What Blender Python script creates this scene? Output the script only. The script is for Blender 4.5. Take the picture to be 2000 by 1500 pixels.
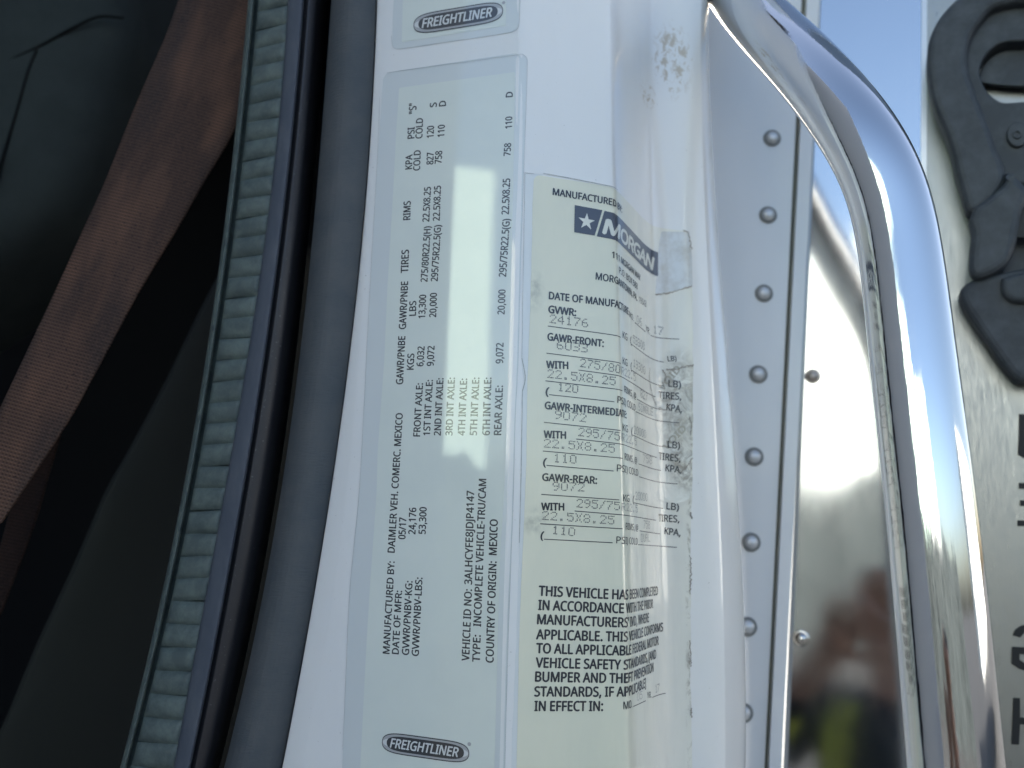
import bpy, bmesh, math, random
import numpy as np
from mathutils import Vector, Matrix

random.seed(7)
rng = np.random.default_rng(7)
scene = bpy.context.scene
for o in list(bpy.data.objects):
    bpy.data.objects.remove(o)

# ------------------------------------------------------------------ camera
FPX = 1550.0                         # focal length in pixels of a 2000 px wide frame
CAM = Vector((0.0, 0.0, 1.70))
PITCH = math.atan(250 / FPX)
ROLL = 0.038
ROT = Matrix.Rotation(math.radians(90) + PITCH, 3, 'X') @ Matrix.Rotation(ROLL, 3, 'Z')
cam_data = bpy.data.cameras.new("camera")
cam = bpy.data.objects.new("camera", cam_data)
scene.collection.objects.link(cam)
cam.matrix_world = Matrix.Translation(CAM) @ ROT.to_4x4()
cam_data.sensor_width = 36.0
cam_data.lens = 36.0 * FPX / 2000.0
cam_data.clip_start = 0.01
cam_data.clip_end = 500.0
cam_data.dof.use_dof = True
cam_data.dof.focus_distance = 0.385
cam_data.dof.aperture_fstop = 6.0
scene.camera = cam

# ------------------------------------------------------------------ sky, sun, exposure
SUN_EL, SUN_AZ = math.radians(31), math.radians(4)     # azimuth measured from +Y towards +X
world = bpy.data.worlds.new("World")
scene.world = world
world.use_nodes = True
wn = world.node_tree
sky = wn.nodes.new("ShaderNodeTexSky")
sky.sky_type = 'NISHITA'
sky.sun_disc = False
sky.sun_elevation = SUN_EL
sky.sun_rotation = SUN_AZ
sky.dust_density = 3.5
sky.air_density = 1.0
wn.links.new(sky.outputs[0], wn.nodes["Background"].inputs[0])
wn.nodes["Background"].inputs[1].default_value = 0.10
sun_data = bpy.data.lights.new("sun", 'SUN')
sun_data.energy = 5.0
sun_data.angle = math.radians(0.5)
sun_data.color = (1.0, 0.95, 0.87)
sun = bpy.data.objects.new("sun", sun_data)
scene.collection.objects.link(sun)
sdir = Vector((math.sin(SUN_AZ) * math.cos(SUN_EL), math.cos(SUN_AZ) * math.cos(SUN_EL), math.sin(SUN_EL)))
sun.rotation_euler = sdir.to_track_quat('Z', 'Y').to_euler()
scene.view_settings.view_transform = 'Standard'
scene.view_settings.look = 'None'
scene.view_settings.exposure = 2.0
scene.view_settings.gamma = 1.0
scene.cycles.max_bounces = 10

# ------------------------------------------------------------------ small helpers
RN = np.array(ROT)


def ray(px, py):
    """direction of the sight line through a point of the 2000 x 1500 photograph"""
    return RN @ np.array(((px - 1000) / FPX, -(py - 750) / FPX, -1.0))


def at(px, py, Y):
    r = ray(px, py)
    return np.array(CAM) + r * (Y / r[1])


def proj(P):
    q = (np.asarray(P) - np.array(CAM)) @ RN
    return np.stack((1000 + FPX * q[..., 0] / -q[..., 2], 750 - FPX * q[..., 1] / -q[..., 2]), -1)


def mesh_obj(name, verts, faces, m, parent=None, smooth=True):
    off = np.array(parent['origin']) if parent is not None and 'origin' in parent else np.zeros(3)
    me = bpy.data.meshes.new(name)
    me.from_pydata([tuple(np.asarray(v) - off) for v in verts], [], [tuple(int(i) for i in f) for f in faces])
    if smooth:
        me.polygons.foreach_set('use_smooth', [True] * len(me.polygons))
    me.materials.append(m)
    me.update()
    o = bpy.data.objects.new(name, me)
    scene.collection.objects.link(o)
    if parent is not None:
        o.parent = parent
        if 'origin' not in parent:
            pass
        o['origin'] = [float(x) for x in off]
    return o


def thing(name, label, cat, loc, group=None):
    o = bpy.data.objects.new(name, None)
    scene.collection.objects.link(o)
    o.empty_display_size = 0.02
    o.location = [float(c) for c in loc]
    o['origin'] = [float(c) for c in loc]
    o['label'] = label
    o['category'] = cat
    o['kind'] = 'thing'
    if group:
        o['group'] = group
    return o


class MB:
    def __init__(s):
        s.v, s.f = [], []

    def add(s, verts, faces):
        n = len(s.v)
        s.v.extend([np.asarray(p, float) for p in verts])
        s.f.extend([tuple(i + n for i in f) for f in faces])

    def grid(s, P, flip=False, close=False):
        """P: [rows, cols, 3]"""
        R, C = P.shape[:2]
        f = []
        for i in range(R - 1):
            for j in range(C if close else C - 1):
                j2 = (j + 1) % C
                q = (i * C + j, i * C + j2, (i + 1) * C + j2, (i + 1) * C + j)
                f.append(q[::-1] if flip else q)
        s.add(P.reshape(-1, 3), f)

    def build(s, name, m, parent=None, smooth=True):
        return mesh_obj(name, s.v, s.f, m, parent, smooth)


def tube(path, rad, n=32, caps=True):
    path = np.asarray(path, float)
    T = np.gradient(path, axis=0)
    T /= np.linalg.norm(T, axis=1)[:, None]
    ref = np.array((0.0, 1.0, 0.0))
    rows = []
    for p, t, r in zip(path, T, np.broadcast_to(rad, len(path))):
        a = np.cross(t, ref); a /= np.linalg.norm(a)
        b = np.cross(t, a)
        ang = np.linspace(0, 2 * np.pi, n, endpoint=False)
        rows.append(p + r * (np.cos(ang)[:, None] * a + np.sin(ang)[:, None] * b))
    return np.array(rows)


def spline(pts, n):
    """smooth curve through points (Catmull-Rom)"""
    P = np.asarray(pts, float)
    P = np.vstack((2 * P[0] - P[1], P, 2 * P[-1] - P[-2]))
    out = []
    seg = len(P) - 3
    for t in np.linspace(0, seg - 1e-9, n):
        i = int(t); s = t - i
        a, b, c, d = P[i], P[i + 1], P[i + 2], P[i + 3]
        out.append(0.5 * ((2 * b) + (c - a) * s + (2 * a - 5 * b + 4 * c - d) * s * s + (3 * b - a - 3 * c + d) * s ** 3))
    return np.array(out)


# ------------------------------------------------------------------ materials
def mat(name, col, rough=0.5, metal=0.0, coat=0.0, ior=1.5, coat_rough=0.03, coat_ior=1.5, spec=0.5, sheen=0.0):
    m = bpy.data.materials.new(name)
    m.use_nodes = True
    b = m.node_tree.nodes["Principled BSDF"]
    b.inputs["Base Color"].default_value = (*col, 1)
    b.inputs["Roughness"].default_value = rough
    b.inputs["Metallic"].default_value = metal
    b.inputs["IOR"].default_value = ior
    b.inputs["Specular IOR Level"].default_value = spec
    b.inputs["Coat Weight"].default_value = coat
    b.inputs["Coat Roughness"].default_value = coat_rough
    b.inputs["Coat IOR"].default_value = coat_ior
    b.inputs["Sheen Weight"].default_value = sheen
    return m


class NT:
    """a few node shortcuts for one material"""
    def __init__(s, m):
        s.m, s.t = m, m.node_tree
        s.b = s.t.nodes["Principled BSDF"]
        s.pos = s.t.nodes.new("ShaderNodeNewGeometry").outputs["Position"]

    def n(s, kind, **kw):
        x = s.t.nodes.new(kind)
        for k, v in kw.items():
            setattr(x, k, v)
        return x

    def link(s, a, b):
        s.t.links.new(a, b)

    def mapping(s, vec, loc=(0, 0, 0), rot=(0, 0, 0), scale=(1, 1, 1), kind='POINT'):
        x = s.n("ShaderNodeMapping", vector_type=kind)
        x.inputs["Location"].default_value = loc
        x.inputs["Rotation"].default_value = rot
        x.inputs["Scale"].default_value = scale
        s.link(vec, x.inputs["Vector"])
        return x.outputs[0]

    def noise(s, scale, detail=4, rough=0.6, vec=None, stretch=None, dist=0.0):
        v = vec if vec is not None else s.pos
        if stretch:
            v = s.mapping(v, scale=stretch)
        x = s.n("ShaderNodeTexNoise")
        x.inputs["Scale"].default_value = scale
        x.inputs["Detail"].default_value = detail
        x.inputs["Roughness"].default_value = rough
        x.inputs["Distortion"].default_value = dist
        s.link(v, x.inputs["Vector"])
        return x.outputs["Fac"]

    def ramp(s, fac, stops):
        x = s.n("ShaderNodeValToRGB")
        e = x.color_ramp.elements
        while len(e) < len(stops):
            e.new(0.5)
        for el, (p, c) in zip(e, stops):
            el.position = p
            el.color = (*c, 1) if len(c) == 3 else c
        s.link(fac, x.inputs[0])
        return x.outputs[0]

    def rng(s, fac, a, b, c=0.0, d=1.0):
        x = s.n("ShaderNodeMapRange", clamp=True)
        for i, v in enumerate((a, b, c, d)):
            x.inputs[i + 1].default_value = v
        s.link(fac, x.inputs[0])
        return x.outputs[0]

    def math(s, op, a, b):
        x = s.n("ShaderNodeMath", operation=op)
        for i, v in enumerate((a, b)):
            if isinstance(v, (int, float)):
                x.inputs[i].default_value = v
            else:
                s.link(v, x.inputs[i])
        return x.outputs[0]

    def mix(s, fac, a, b):
        x = s.n("ShaderNodeMix", data_type='RGBA')
        for i, v in ((0, fac), (6, a), (7, b)):
            if isinstance(v, (int, float)):
                x.inputs[i].default_value = v
            elif isinstance(v, tuple):
                x.inputs[i].default_value = (*v, 1)
            else:
                s.link(v, x.inputs[i])
        return x.outputs[2]

    def blob(s, centre, radii, soft=(0.0, 0.6)):
        """1 inside an ellipsoid round a place on the thing, falling to 0 at its edge"""
        c = [float(x) for x in centre]
        v = s.mapping(s.pos, loc=c, scale=radii, kind='TEXTURE')
        g = s.n("ShaderNodeTexGradient", gradient_type='SPHERICAL')
        s.link(v, g.inputs[0])
        return s.rng(g.outputs["Fac"], *soft)

    def color(s, c):
        s.link(c, s.b.inputs["Base Color"])

    def rough(s, c):
        s.link(c, s.b.inputs["Roughness"])

    def bump(s, h, strength=0.3, dist=0.0003, coat=False):
        x = s.n("ShaderNodeBump")
        x.inputs["Strength"].default_value = strength
        x.inputs["Distance"].default_value = dist
        s.link(h, x.inputs["Height"])
        s.link(x.outputs[0], s.b.inputs["Normal"])
        if coat:
            s.link(x.outputs[0], s.b.inputs["Coat Normal"])


# white paint with dust, specks and the tan patch of old glue
M_PAINT = mat("white_paint", (0.72, 0.74, 0.77), 0.35, coat=1.0, coat_rough=0.04)
nt = NT(M_PAINT)
specks = nt.rng(nt.noise(620, 3, 0.55), 0.715, 0.76)
nt.bump(nt.noise(1500, 2, 0.5), 0.05, 0.0002, coat=True)
glue = nt.math('MULTIPLY', nt.blob(at(1312, 118, 0.452), (0.016, 0.05, 0.030), (0.05, 0.45)),
               nt.rng(nt.noise(210, 5, 0.65, stretch=(1.3, 1, 0.8), dist=0.6), 0.50, 0.60))
glue2 = nt.math('MULTIPLY', nt.blob(at(1262, 192, 0.448), (0.007, 0.05, 0.010), (0.05, 0.45)),
                nt.rng(nt.noise(300, 5, 0.65), 0.52, 0.6))
smudge = nt.rng(nt.noise(26, 6, 0.7, stretch=(1, 1, 0.35)), 0.45, 0.8, 0.0, 0.22)
c = nt.mix(smudge, (0.75, 0.755, 0.745), (0.62, 0.62, 0.60))
c = nt.mix(nt.math('MULTIPLY', specks, 0.6), c, (0.20, 0.19, 0.17))
c = nt.mix(nt.math('MULTIPLY', nt.math('MAXIMUM', glue, glue2), 0.85), c, (0.45, 0.375, 0.265))
nt.color(c)

M_PANEL = mat("white_panel_paint", (0.66, 0.68, 0.71), 0.4, coat=0.6, coat_rough=0.12)
nt = NT(M_PANEL)
nt.color(nt.mix(nt.rng(nt.noise(14, 5, 0.6, stretch=(1, 1, 0.3)), 0.4, 0.8, 0, 0.35), (0.67, 0.68, 0.685), (0.53, 0.535, 0.525)))
M_SEALANT = mat("seam_sealant", (0.16, 0.16, 0.125), 0.7)
M_RIVET = mat("painted_rivet", (0.60, 0.61, 0.62), 0.34, metal=0.35)
M_RIVET_STEEL = mat("bare_rivet", (0.62, 0.60, 0.57), 0.22, metal=1.0)
M_RIVET_RUST = mat("rusty_rivet", (0.46, 0.40, 0.36), 0.4, metal=0.6)

M_CHROME = mat("chrome", (0.60, 0.605, 0.61), 0.035, metal=1.0)
nt = NT(M_CHROME)
nt.rough(nt.rng(nt.noise(420, 4, 0.6, stretch=(1, 1, 0.06)), 0.4, 0.75, 0.05, 0.12))
nt.bump(nt.noise(520, 3, 0.6, stretch=(1, 1, 0.012)), 0.10, 0.0003)
M_POLISHED = mat("polished_steel", (0.58, 0.59, 0.595), 0.10, metal=1.0)
nt = NT(M_POLISHED)
nt.rough(nt.rng(nt.noise(30, 4, 0.6, stretch=(1, 1, 0.4)), 0.3, 0.75, 0.06, 0.13))
nt.bump(nt.noise(9, 2, 0.5, stretch=(1, 1, 0.25)), 0.5, 0.0016)
M_BRUSHED = mat("brushed_steel", (0.29, 0.30, 0.295), 0.34, metal=1.0)
nt = NT(M_BRUSHED)
nt.rough(nt.rng(nt.noise(150, 5, 0.7, stretch=(6, 6, 0.5)), 0.3, 0.7, 0.26, 0.46))
nt.bump(nt.noise(260, 4, 0.7, stretch=(5, 5, 0.5)), 0.25, 0.0004)
M_EDGE = mat("folded_steel_edge", (0.62, 0.63, 0.63), 0.3, metal=0.7)
M_LETTER_CUT = mat("black_plate_lettering", (0.012, 0.014, 0.016), 0.5, spec=0.3)

M_RUBBER = mat("black_latch_rubber", (0.03, 0.04, 0.05), 0.6)
nt = NT(M_RUBBER)
nt.color(nt.mix(nt.rng(nt.noise(60, 6, 0.7), 0.42, 0.72), (0.026, 0.033, 0.040), (0.058, 0.068, 0.078)))
nt.bump(nt.noise(500, 4, 0.6), 0.25, 0.0004)

M_RIB = mat("dusty_green_rubber", (0.10, 0.125, 0.12), 0.6)
nt = NT(M_RIB)
nt.color(nt.mix(nt.rng(nt.noise(90, 7, 0.75), 0.40, 0.68), (0.060, 0.082, 0.080), (0.120, 0.155, 0.142)))
nt.bump(nt.noise(700, 5, 0.7), 0.35, 0.0004)
M_LIP = mat("slate_rubber_lip", (0.07, 0.08, 0.11), 0.68)
nt = NT(M_LIP)
nt.color(nt.mix(nt.rng(nt.noise(120, 6, 0.7, stretch=(1, 1, 0.3)), 0.4, 0.7), (0.050, 0.062, 0.084), (0.074, 0.086, 0.106)))
M_BULB = mat("black_bulb_rubber", (0.022, 0.022, 0.026), 0.42)
nt = NT(M_BULB)
nt.color(nt.mix(nt.rng(nt.noise(800, 2, 0.5), 0.70, 0.74), (0.021, 0.021, 0.025), (0.14, 0.14, 0.14)))
nt.rough(nt.rng(nt.noise(60, 4, 0.6, stretch=(1, 1, 0.25)), 0.3, 0.7, 0.34, 0.55))
M_TRIM = mat("charcoal_trim", (0.055, 0.062, 0.068), 0.55, spec=0.4)
nt = NT(M_TRIM)
nt.color(nt.mix(nt.rng(nt.noise(40, 6, 0.7), 0.35, 0.75), (0.058, 0.070, 0.080), (0.088, 0.094, 0.098)))
nt.bump(nt.noise(520, 4, 0.65, stretch=(0.35, 0.35, 2.2), dist=0.4), 0.55, 0.0007)

M_BELT = mat("brown_webbing", (0.10, 0.065, 0.052), 0.75, spec=0.3)
M_BELT_DARK = mat("shaded_brown_webbing", (0.075, 0.048, 0.040), 0.8, spec=0.2)  # darker copy of the webbing, shade put into its colour
M_SEAT = mat("dark_seat_cloth", (0.017, 0.022, 0.025), 0.85, spec=0.2, sheen=0.05)
nt = NT(M_SEAT)
nt.color(nt.mix(nt.rng(nt.noise(25, 6, 0.7), 0.35, 0.75), (0.011, 0.0165, 0.019), (0.018, 0.025, 0.028)))
nt.bump(nt.noise(900, 3, 0.6), 0.4, 0.0005)
M_SEAM = mat("seat_seam", (0.003, 0.004, 0.005), 0.95, spec=0.1)
M_SIDE = mat("dark_side_vinyl", (0.0045, 0.0058, 0.0058), 0.7, spec=0.2)
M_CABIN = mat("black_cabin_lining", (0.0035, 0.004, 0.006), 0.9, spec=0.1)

GLOSS = dict(coat=1.0, coat_rough=0.035, coat_ior=1.7)
M_LAMINATE = mat("clear_laminate_on_paint", (0.60, 0.64, 0.64), 0.4, **GLOSS)
M_PAPER = mat("label_paper", (0.58, 0.62, 0.585), 0.5, **GLOSS)
nt = NT(M_PAPER)
nt.color(nt.mix(nt.rng(nt.noise(35, 5, 0.6), 0.35, 0.75), (0.68, 0.725, 0.67), (0.635, 0.685, 0.64)))
M_INK = mat("black_print", (0.012, 0.016, 0.022), 0.5, **GLOSS)
M_SILVER = mat("silver_print", (0.36, 0.37, 0.38), 0.4, **GLOSS)
M_SILVER_PALE = mat("pale_silver_print", (0.62, 0.64, 0.64), 0.4, **GLOSS)

GL2 = dict(coat=1.0, coat_rough=0.06, coat_ior=1.5)
M_CREAM = mat("yellowed_label", (0.66, 0.66, 0.50), 0.45, **GL2)
nt = NT(M_CREAM)
c = nt.mix(nt.rng(nt.noise(22, 5, 0.6, stretch=(1, 1, 0.5)), 0.3, 0.75), (0.75, 0.735, 0.585), (0.66, 0.665, 0.535))
c = nt.mix(nt.math('MULTIPLY', nt.blob(at(1150, 880, 0.39), (0.028, 0.5, 0.14), (0.0, 0.5)), 0.0), c, (0.7, 0.7, 0.6))
# recess part: lighter reflection put into the colour, plus dirt where it tore
xw = nt.n("ShaderNodeSeparateXYZ"); nt.link(nt.pos, xw.inputs[0])
recess_light = nt.rng(xw.outputs[1], 0.394, 0.436)
c = nt.mix(recess_light, c, nt.mix(nt.rng(nt.noise(60, 5, 0.6, stretch=(1, 1, 0.3)), 0.35, 0.75), (0.75, 0.745, 0.665), (0.66, 0.665, 0.60)))
dirt = nt.math('MULTIPLY', nt.blob(at(1326, 790, 0.452), (0.017, 0.06, 0.036), (0.0, 0.55)), nt.rng(nt.noise(120, 8, 0.75, dist=1.2), 0.38, 0.60))
dirt2 = nt.math('MULTIPLY', nt.blob(at(1340, 900, 0.452), (0.013, 0.06, 0.022), (0.0, 0.5)), nt.rng(nt.noise(170, 7, 0.75, dist=1.0), 0.40, 0.58))
dirt3 = nt.math('MULTIPLY', nt.blob(at(1350, 1180, 0.452), (0.004, 0.06, 0.12), (0.0, 0.6)), nt.rng(nt.noise(200, 7, 0.8, stretch=(1, 1, 0.5), dist=0.8), 0.50, 0.62))
dd = nt.math('MAXIMUM', nt.math('MAXIMUM', dirt, dirt2), dirt3)
c = nt.mix(nt.math('MULTIPLY', dd, 0.80), c, (0.22, 0.195, 0.155))
grime = nt.math('MULTIPLY', nt.blob(at(1044, 570, 0.386), (0.006, 0.05, 0.012), (0.0, 0.7)), nt.rng(nt.noise(220, 4, 0.6), 0.35, 0.65, 0, 0.5))
grime2 = nt.math('MULTIPLY', nt.blob(at(1044, 1018, 0.386), (0.008, 0.05, 0.008), (0.0, 0.7)), nt.rng(nt.noise(220, 4, 0.6), 0.35, 0.65, 0, 0.45))
c = nt.mix(nt.math('MAXIMUM', grime, grime2), c, (0.24, 0.25, 0.22))
nt.color(c)
crumple = nt.math('MULTIPLY', nt.math('MAXIMUM', nt.blob(at(1325, 800, 0.452), (0.024, 0.07, 0.050), (0.0, 0.5)), nt.blob(at(1320, 930, 0.452), (0.024, 0.07, 0.030), (0.0, 0.5))), nt.noise(75, 4, 0.55, dist=0.8))
nt.bump(nt.math('ADD', nt.noise(70, 3, 0.5, stretch=(1.6, 1.6, 0.22)), nt.math('MULTIPLY', crumple, 2.6)), 0.42, 0.0010, coat=True)
M_INK2 = mat("black_label_print", (0.016, 0.020, 0.028), 0.45, **GL2)
M_TYPED = mat("grey_dot_matrix_print", (0.10, 0.105, 0.105), 0.5, **GL2)
M_TYPED_PALE = mat("pale_dot_matrix_print", (0.19, 0.205, 0.215), 0.5, **GL2)
M_NAVY = mat("navy_logo_print", (0.030, 0.038, 0.062), 0.4, **GL2)
M_CREAM_PRINT = mat("unprinted_label", (0.66, 0.67, 0.60), 0.45, **GL2)
M_VOID = mat("ghost_print", (0.33, 0.32, 0.26), 0.55, **GL2)
M_MARGIN = mat("clear_label_margin", (0.66, 0.69, 0.69), 0.35, **GL2)
M_FLAP = mat("peeled_clear_film", (0.58, 0.60, 0.60), 0.35, **GL2)
nt = NT(M_FLAP)
nt.color(nt.mix(nt.rng(nt.noise(90, 6, 0.7), 0.4, 0.75), (0.62, 0.65, 0.66), (0.45, 0.44, 0.40)))
M_GRIME = mat("grime", (0.30, 0.275, 0.24), 0.8)

# ------------------------------------------------------------------ swept surfaces
ZROWS = np.linspace(CAM.z - 0.42, CAM.z + 0.52, 150)


def edge_curve(pix, Y, deg=3, axis=0):
    """pix: (px, py) places of one long edge of the truck; -> function x(z) in the plane y = Y (Y None: pix are 3D places)"""
    P = np.array([at(x, y, Y) for x, y in pix]) if Y is not None else np.array(pix)
    k = np.polyfit(P[:, 2] - CAM.z, P[:, axis], min(deg, len(pix) - 1))
    zlo, zhi = P[:, 2].min(), P[:, 2].max()
    dk = np.polyder(k)

    def x(z):
        zc = np.clip(z, zlo, zhi) - CAM.z
        return np.polyval(k, zc) + np.polyval(dk, zc) * ((z - CAM.z) - zc)
    return x


class Swept:
    """long sheet-metal or rubber section: stations (edge pixels, depth, corner radius)"""
    def __init__(s, stations, zs=ZROWS, passes=2, origin=0):
        s.z = zs
        ctl = []
        for pix, Y, r in stations:
            fx = edge_curve(pix, Y) if not callable(pix) else pix
            ys = np.full(len(zs), Y) if Y is not None else edge_curve(pix, None, axis=1)(zs)
            ctl.append(np.stack((fx(zs), ys, zs), -1))
        pts = []
        s.tag = []
        for i, c in enumerate(ctl):
            r = stations[i][2]
            if 0 < i < len(ctl) - 1 and r > 0:
                a, b = ctl[i - 1] - c, ctl[i + 1] - c
                la, lb = np.linalg.norm(a, axis=1)[:, None], np.linalg.norm(b, axis=1)[:, None]
                pts.append(c + a / la * np.minimum(r, la * 0.45))
                pts.append(c + b / lb * np.minimum(r, lb * 0.45))
                s.tag += [i, i]
            else:
                pts.append(c); s.tag.append(i)
        P = np.stack(pts, 1)
        for _ in range(passes):
            Q = np.empty((P.shape[0], 2 * (P.shape[1] - 1) + 2, 3))
            Q[:, 0], Q[:, -1] = P[:, 0], P[:, -1]
            Q[:, 1:-1:2] = 0.75 * P[:, :-1] + 0.25 * P[:, 1:]
            Q[:, 2:-1:2] = 0.25 * P[:, :-1] + 0.75 * P[:, 1:]
            P = Q
        s.P = P
        L = np.linalg.norm(np.diff(P, axis=1), axis=2)
        s.u = np.concatenate((np.zeros((len(zs), 1)), np.cumsum(L, 1)), 1)
        c = ctl[origin]
        k = int(np.argmin(np.linalg.norm(P[len(zs) // 2] - c[len(zs) // 2], axis=1)))
        s.u -= s.u[:, k:k + 1]
        s.first = int(np.argmin(np.linalg.norm(P[len(zs) // 2] - ctl[1][len(zs) // 2], axis=1))) + 1     # the return behind the first edge is never printed on
        s.pix = proj(P)

    def at(s, u, z, off=0.0):
        u, z = np.atleast_1d(u).astype(float), np.atleast_1d(z).astype(float)
        e = 2e-4
        p0 = s._at(u, z)
        if off is None:
            return p0
        du = s._at(u + e, z) - s._at(u - e, z)
        dz = s._at(u, z + e) - s._at(u, z - e)
        n = np.cross(du, dz)
        n /= np.linalg.norm(n, axis=1)[:, None]
        return p0 + n * np.reshape(np.broadcast_to(off, len(p0)), (-1, 1))

    def _at(s, u, z):
        t = (z - s.z[0]) / (s.z[1] - s.z[0])
        i = np.clip(t.astype(int), 0, len(s.z) - 2)
        w = t - i
        out = np.zeros((len(u), 3))
        for k, wt in ((0, 1 - w), (1, w)):
            U, P = s.u[i + k], s.P[i + k]
            j = np.clip((U <= u[:, None]).sum(1) - 1, 0, U.shape[1] - 2)
            r = np.arange(len(u))
            f = (u - U[r, j]) / (U[r, j + 1] - U[r, j])
            out += wt[:, None] * (P[r, j] * (1 - f)[:, None] + P[r, j + 1] * f[:, None])
        return out

    def uz(s, px, py):
        d = np.abs(s.pix[..., 0] - px) + np.abs(s.pix[..., 1] - py)
        d[:, :s.first] = 1e9
        i, j = np.unravel_index(np.argmin(d), d.shape)
        q = np.array((s.u[i, j], s.z[i]))
        tgt = np.array((px, py))
        for _ in range(12):
            e = 1e-4
            f0 = proj(s._at(q[:1], q[1:]))[0]
            J = np.stack(((proj(s._at(q[:1] + e, q[1:]))[0] - f0) / e, (proj(s._at(q[:1], q[1:] + e))[0] - f0) / e), 1)
            st = np.linalg.lstsq(J, tgt - f0, rcond=None)[0]
            m = np.abs(st).max()
            if m < 1e-7:
                break
            k, e0 = min(1.0, 0.004 / m), np.linalg.norm(tgt - f0)
            while k > 1e-3 and np.linalg.norm(tgt - proj(s._at(q[:1] + st[0] * k, q[1:] + st[1] * k))[0]) > e0:
                k *= 0.5
            q = q + st * k
        return q

    def mesh(s, name, m, parent, cols=None):
        b = MB()
        b.grid(s.P if cols is None else s.P[:, cols[0]:cols[1]])
        return b.build(name, m, parent)


# ------------------------------------------------------------------ ground, and unseen yard props added for light and reflections
M_GROUND = mat("yard_asphalt", (0.09, 0.09, 0.09), 0.9)
nt = NT(M_GROUND)
nt.color(nt.mix(nt.rng(nt.noise(0.6, 8, 0.7), 0.3, 0.7), (0.045, 0.046, 0.048), (0.032, 0.033, 0.034)))
g = mesh_obj("ground", [(-150, -150, 0), (150, -150, 0), (150, 150, 0), (-150, 150, 0)], [(0, 1, 2, 3)], M_GROUND, smooth=False)
g['kind'] = 'structure'

def box(name, c8, m, parent=None):
    f = [(0, 3, 2, 1), (4, 5, 6, 7), (0, 1, 5, 4), (1, 2, 6, 5), (2, 3, 7, 6), (3, 0, 4, 7)]
    return mesh_obj(name, c8, f, m, parent, smooth=False)


def wall_block(name, a, b, depth, h, m, parent=None, z0=0.0):
    a, b = np.array((*a, 0.0)), np.array((*b, 0.0))
    e = (b - a) / np.linalg.norm(b - a)
    n = np.array((e[1], -e[0], 0)) * depth
    lo = [a, b, b + n, a + n]
    return box(name, [p + (0, 0, z0) for p in lo] + [p + (0, 0, h) for p in lo], m, parent)


def polar(beta, d):
    """place in the yard behind the photographer, beta degrees to the left of straight back"""
    b = math.radians(beta)
    return (-0.03 - d * math.sin(b), 0.39 - d * math.cos(b))


M_MINT = mat("pale_green_reflector", (0.68, 0.89, 0.79), 0.8)
M_WHITEWALL = mat("white_reflector", (0.80, 0.81, 0.79), 0.8)
M_WALL2 = mat("pale_reflector", (0.50, 0.54, 0.54), 0.8)
M_HEDGE_PROP = mat("dark_hedge_prop", (0.030, 0.040, 0.043), 0.8)
M_DOOR_SLAB = mat("door_slab_grey", (0.42, 0.43, 0.44), 0.5)
yard = thing("mint_reflection_block", "added unseen pale green building across the yard, seen only in reflections", "prop", (*polar(39, 16), 0))  # unseen block added as the bright band in label and chrome
wall_block("wall", polar(52, 14), polar(33.6, 14), 6, 8.0, M_MINT, yard)
yard2 = thing("pale_reflection_block", "added unseen pale building across the yard, seen only in reflections", "prop", (*polar(8, 16), 0))  # second unseen block, added to whiten what the polished sheet mirrors
wall_block("wall", polar(31.0, 14), polar(9, 14), 6, 6.6, M_WALL2, yard2)
hedge_prop = MB()  # unseen dark clumps added to cover the foot of the bright blocks
for k in range(70):
    be = -22 + 90 * k / 69 + random.uniform(-0.5, 0.5)
    cx, cy = polar(be, 11.5 + random.uniform(-0.5, 0.5))
    rx, rz = random.uniform(0.35, 0.6), random.uniform(2.1, 2.7)
    rows = []
    for t in np.linspace(0, 1, 8):
        w = rx * (1.0 - 0.55 * t ** 3) * (1 if t < 0.99 else 0.05)
        rows.append([(cx + w * random.uniform(0.75, 1.15) * math.cos(a), cy + w * random.uniform(0.75, 1.15) * math.sin(a), rz * t) for a in np.linspace(0, 2 * np.pi, 13)[:-1]])
    hedge_prop.grid(np.array(rows), close=True)
hd = hedge_prop.build("hedge_prop", M_HEDGE_PROP, smooth=False)
hd['kind'] = 'stuff'; hd['label'] = "added unseen dark hedge in front of the buildings, seen only in reflections"
trailer_prop = thing("white_reflection_box", "added unseen white trailer parked beside the truck, seen only in reflections", "trailer_prop", (9, 0, 0))  # unseen box added to put a white streak on the handle
wall_block("body", (6.0, -2.5), (12.5, 2.5), 2.5, 3.3, M_WHITEWALL, trailer_prop, z0=1.1)
door = thing("door_reflection_slab", "grey slab added out of view for the open cab door, shaping the reflections", "door", (-0.36, 0.15, 1.2))  # added slab, placed to bound the bright band and grey the chrome
wall_block("slab_skin", (-0.36, 0.425), (-0.435, -0.145), 0.05, 2.75, M_DOOR_SLAB, door, z0=1.05)

# the photographer, seen only as dark soft shapes in the polished steel and chrome
M_NAVY_CLOTH = mat("navy_work_clothes", (0.018, 0.024, 0.036), 0.9, spec=0.2)
M_VEST = mat("yellow_vest", (0.30, 0.34, 0.05), 0.8)
M_SKIN = mat("skin", (0.34, 0.205, 0.155), 0.55)
M_HAIR = mat("dark_hair", (0.02, 0.016, 0.013), 0.7)


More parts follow.
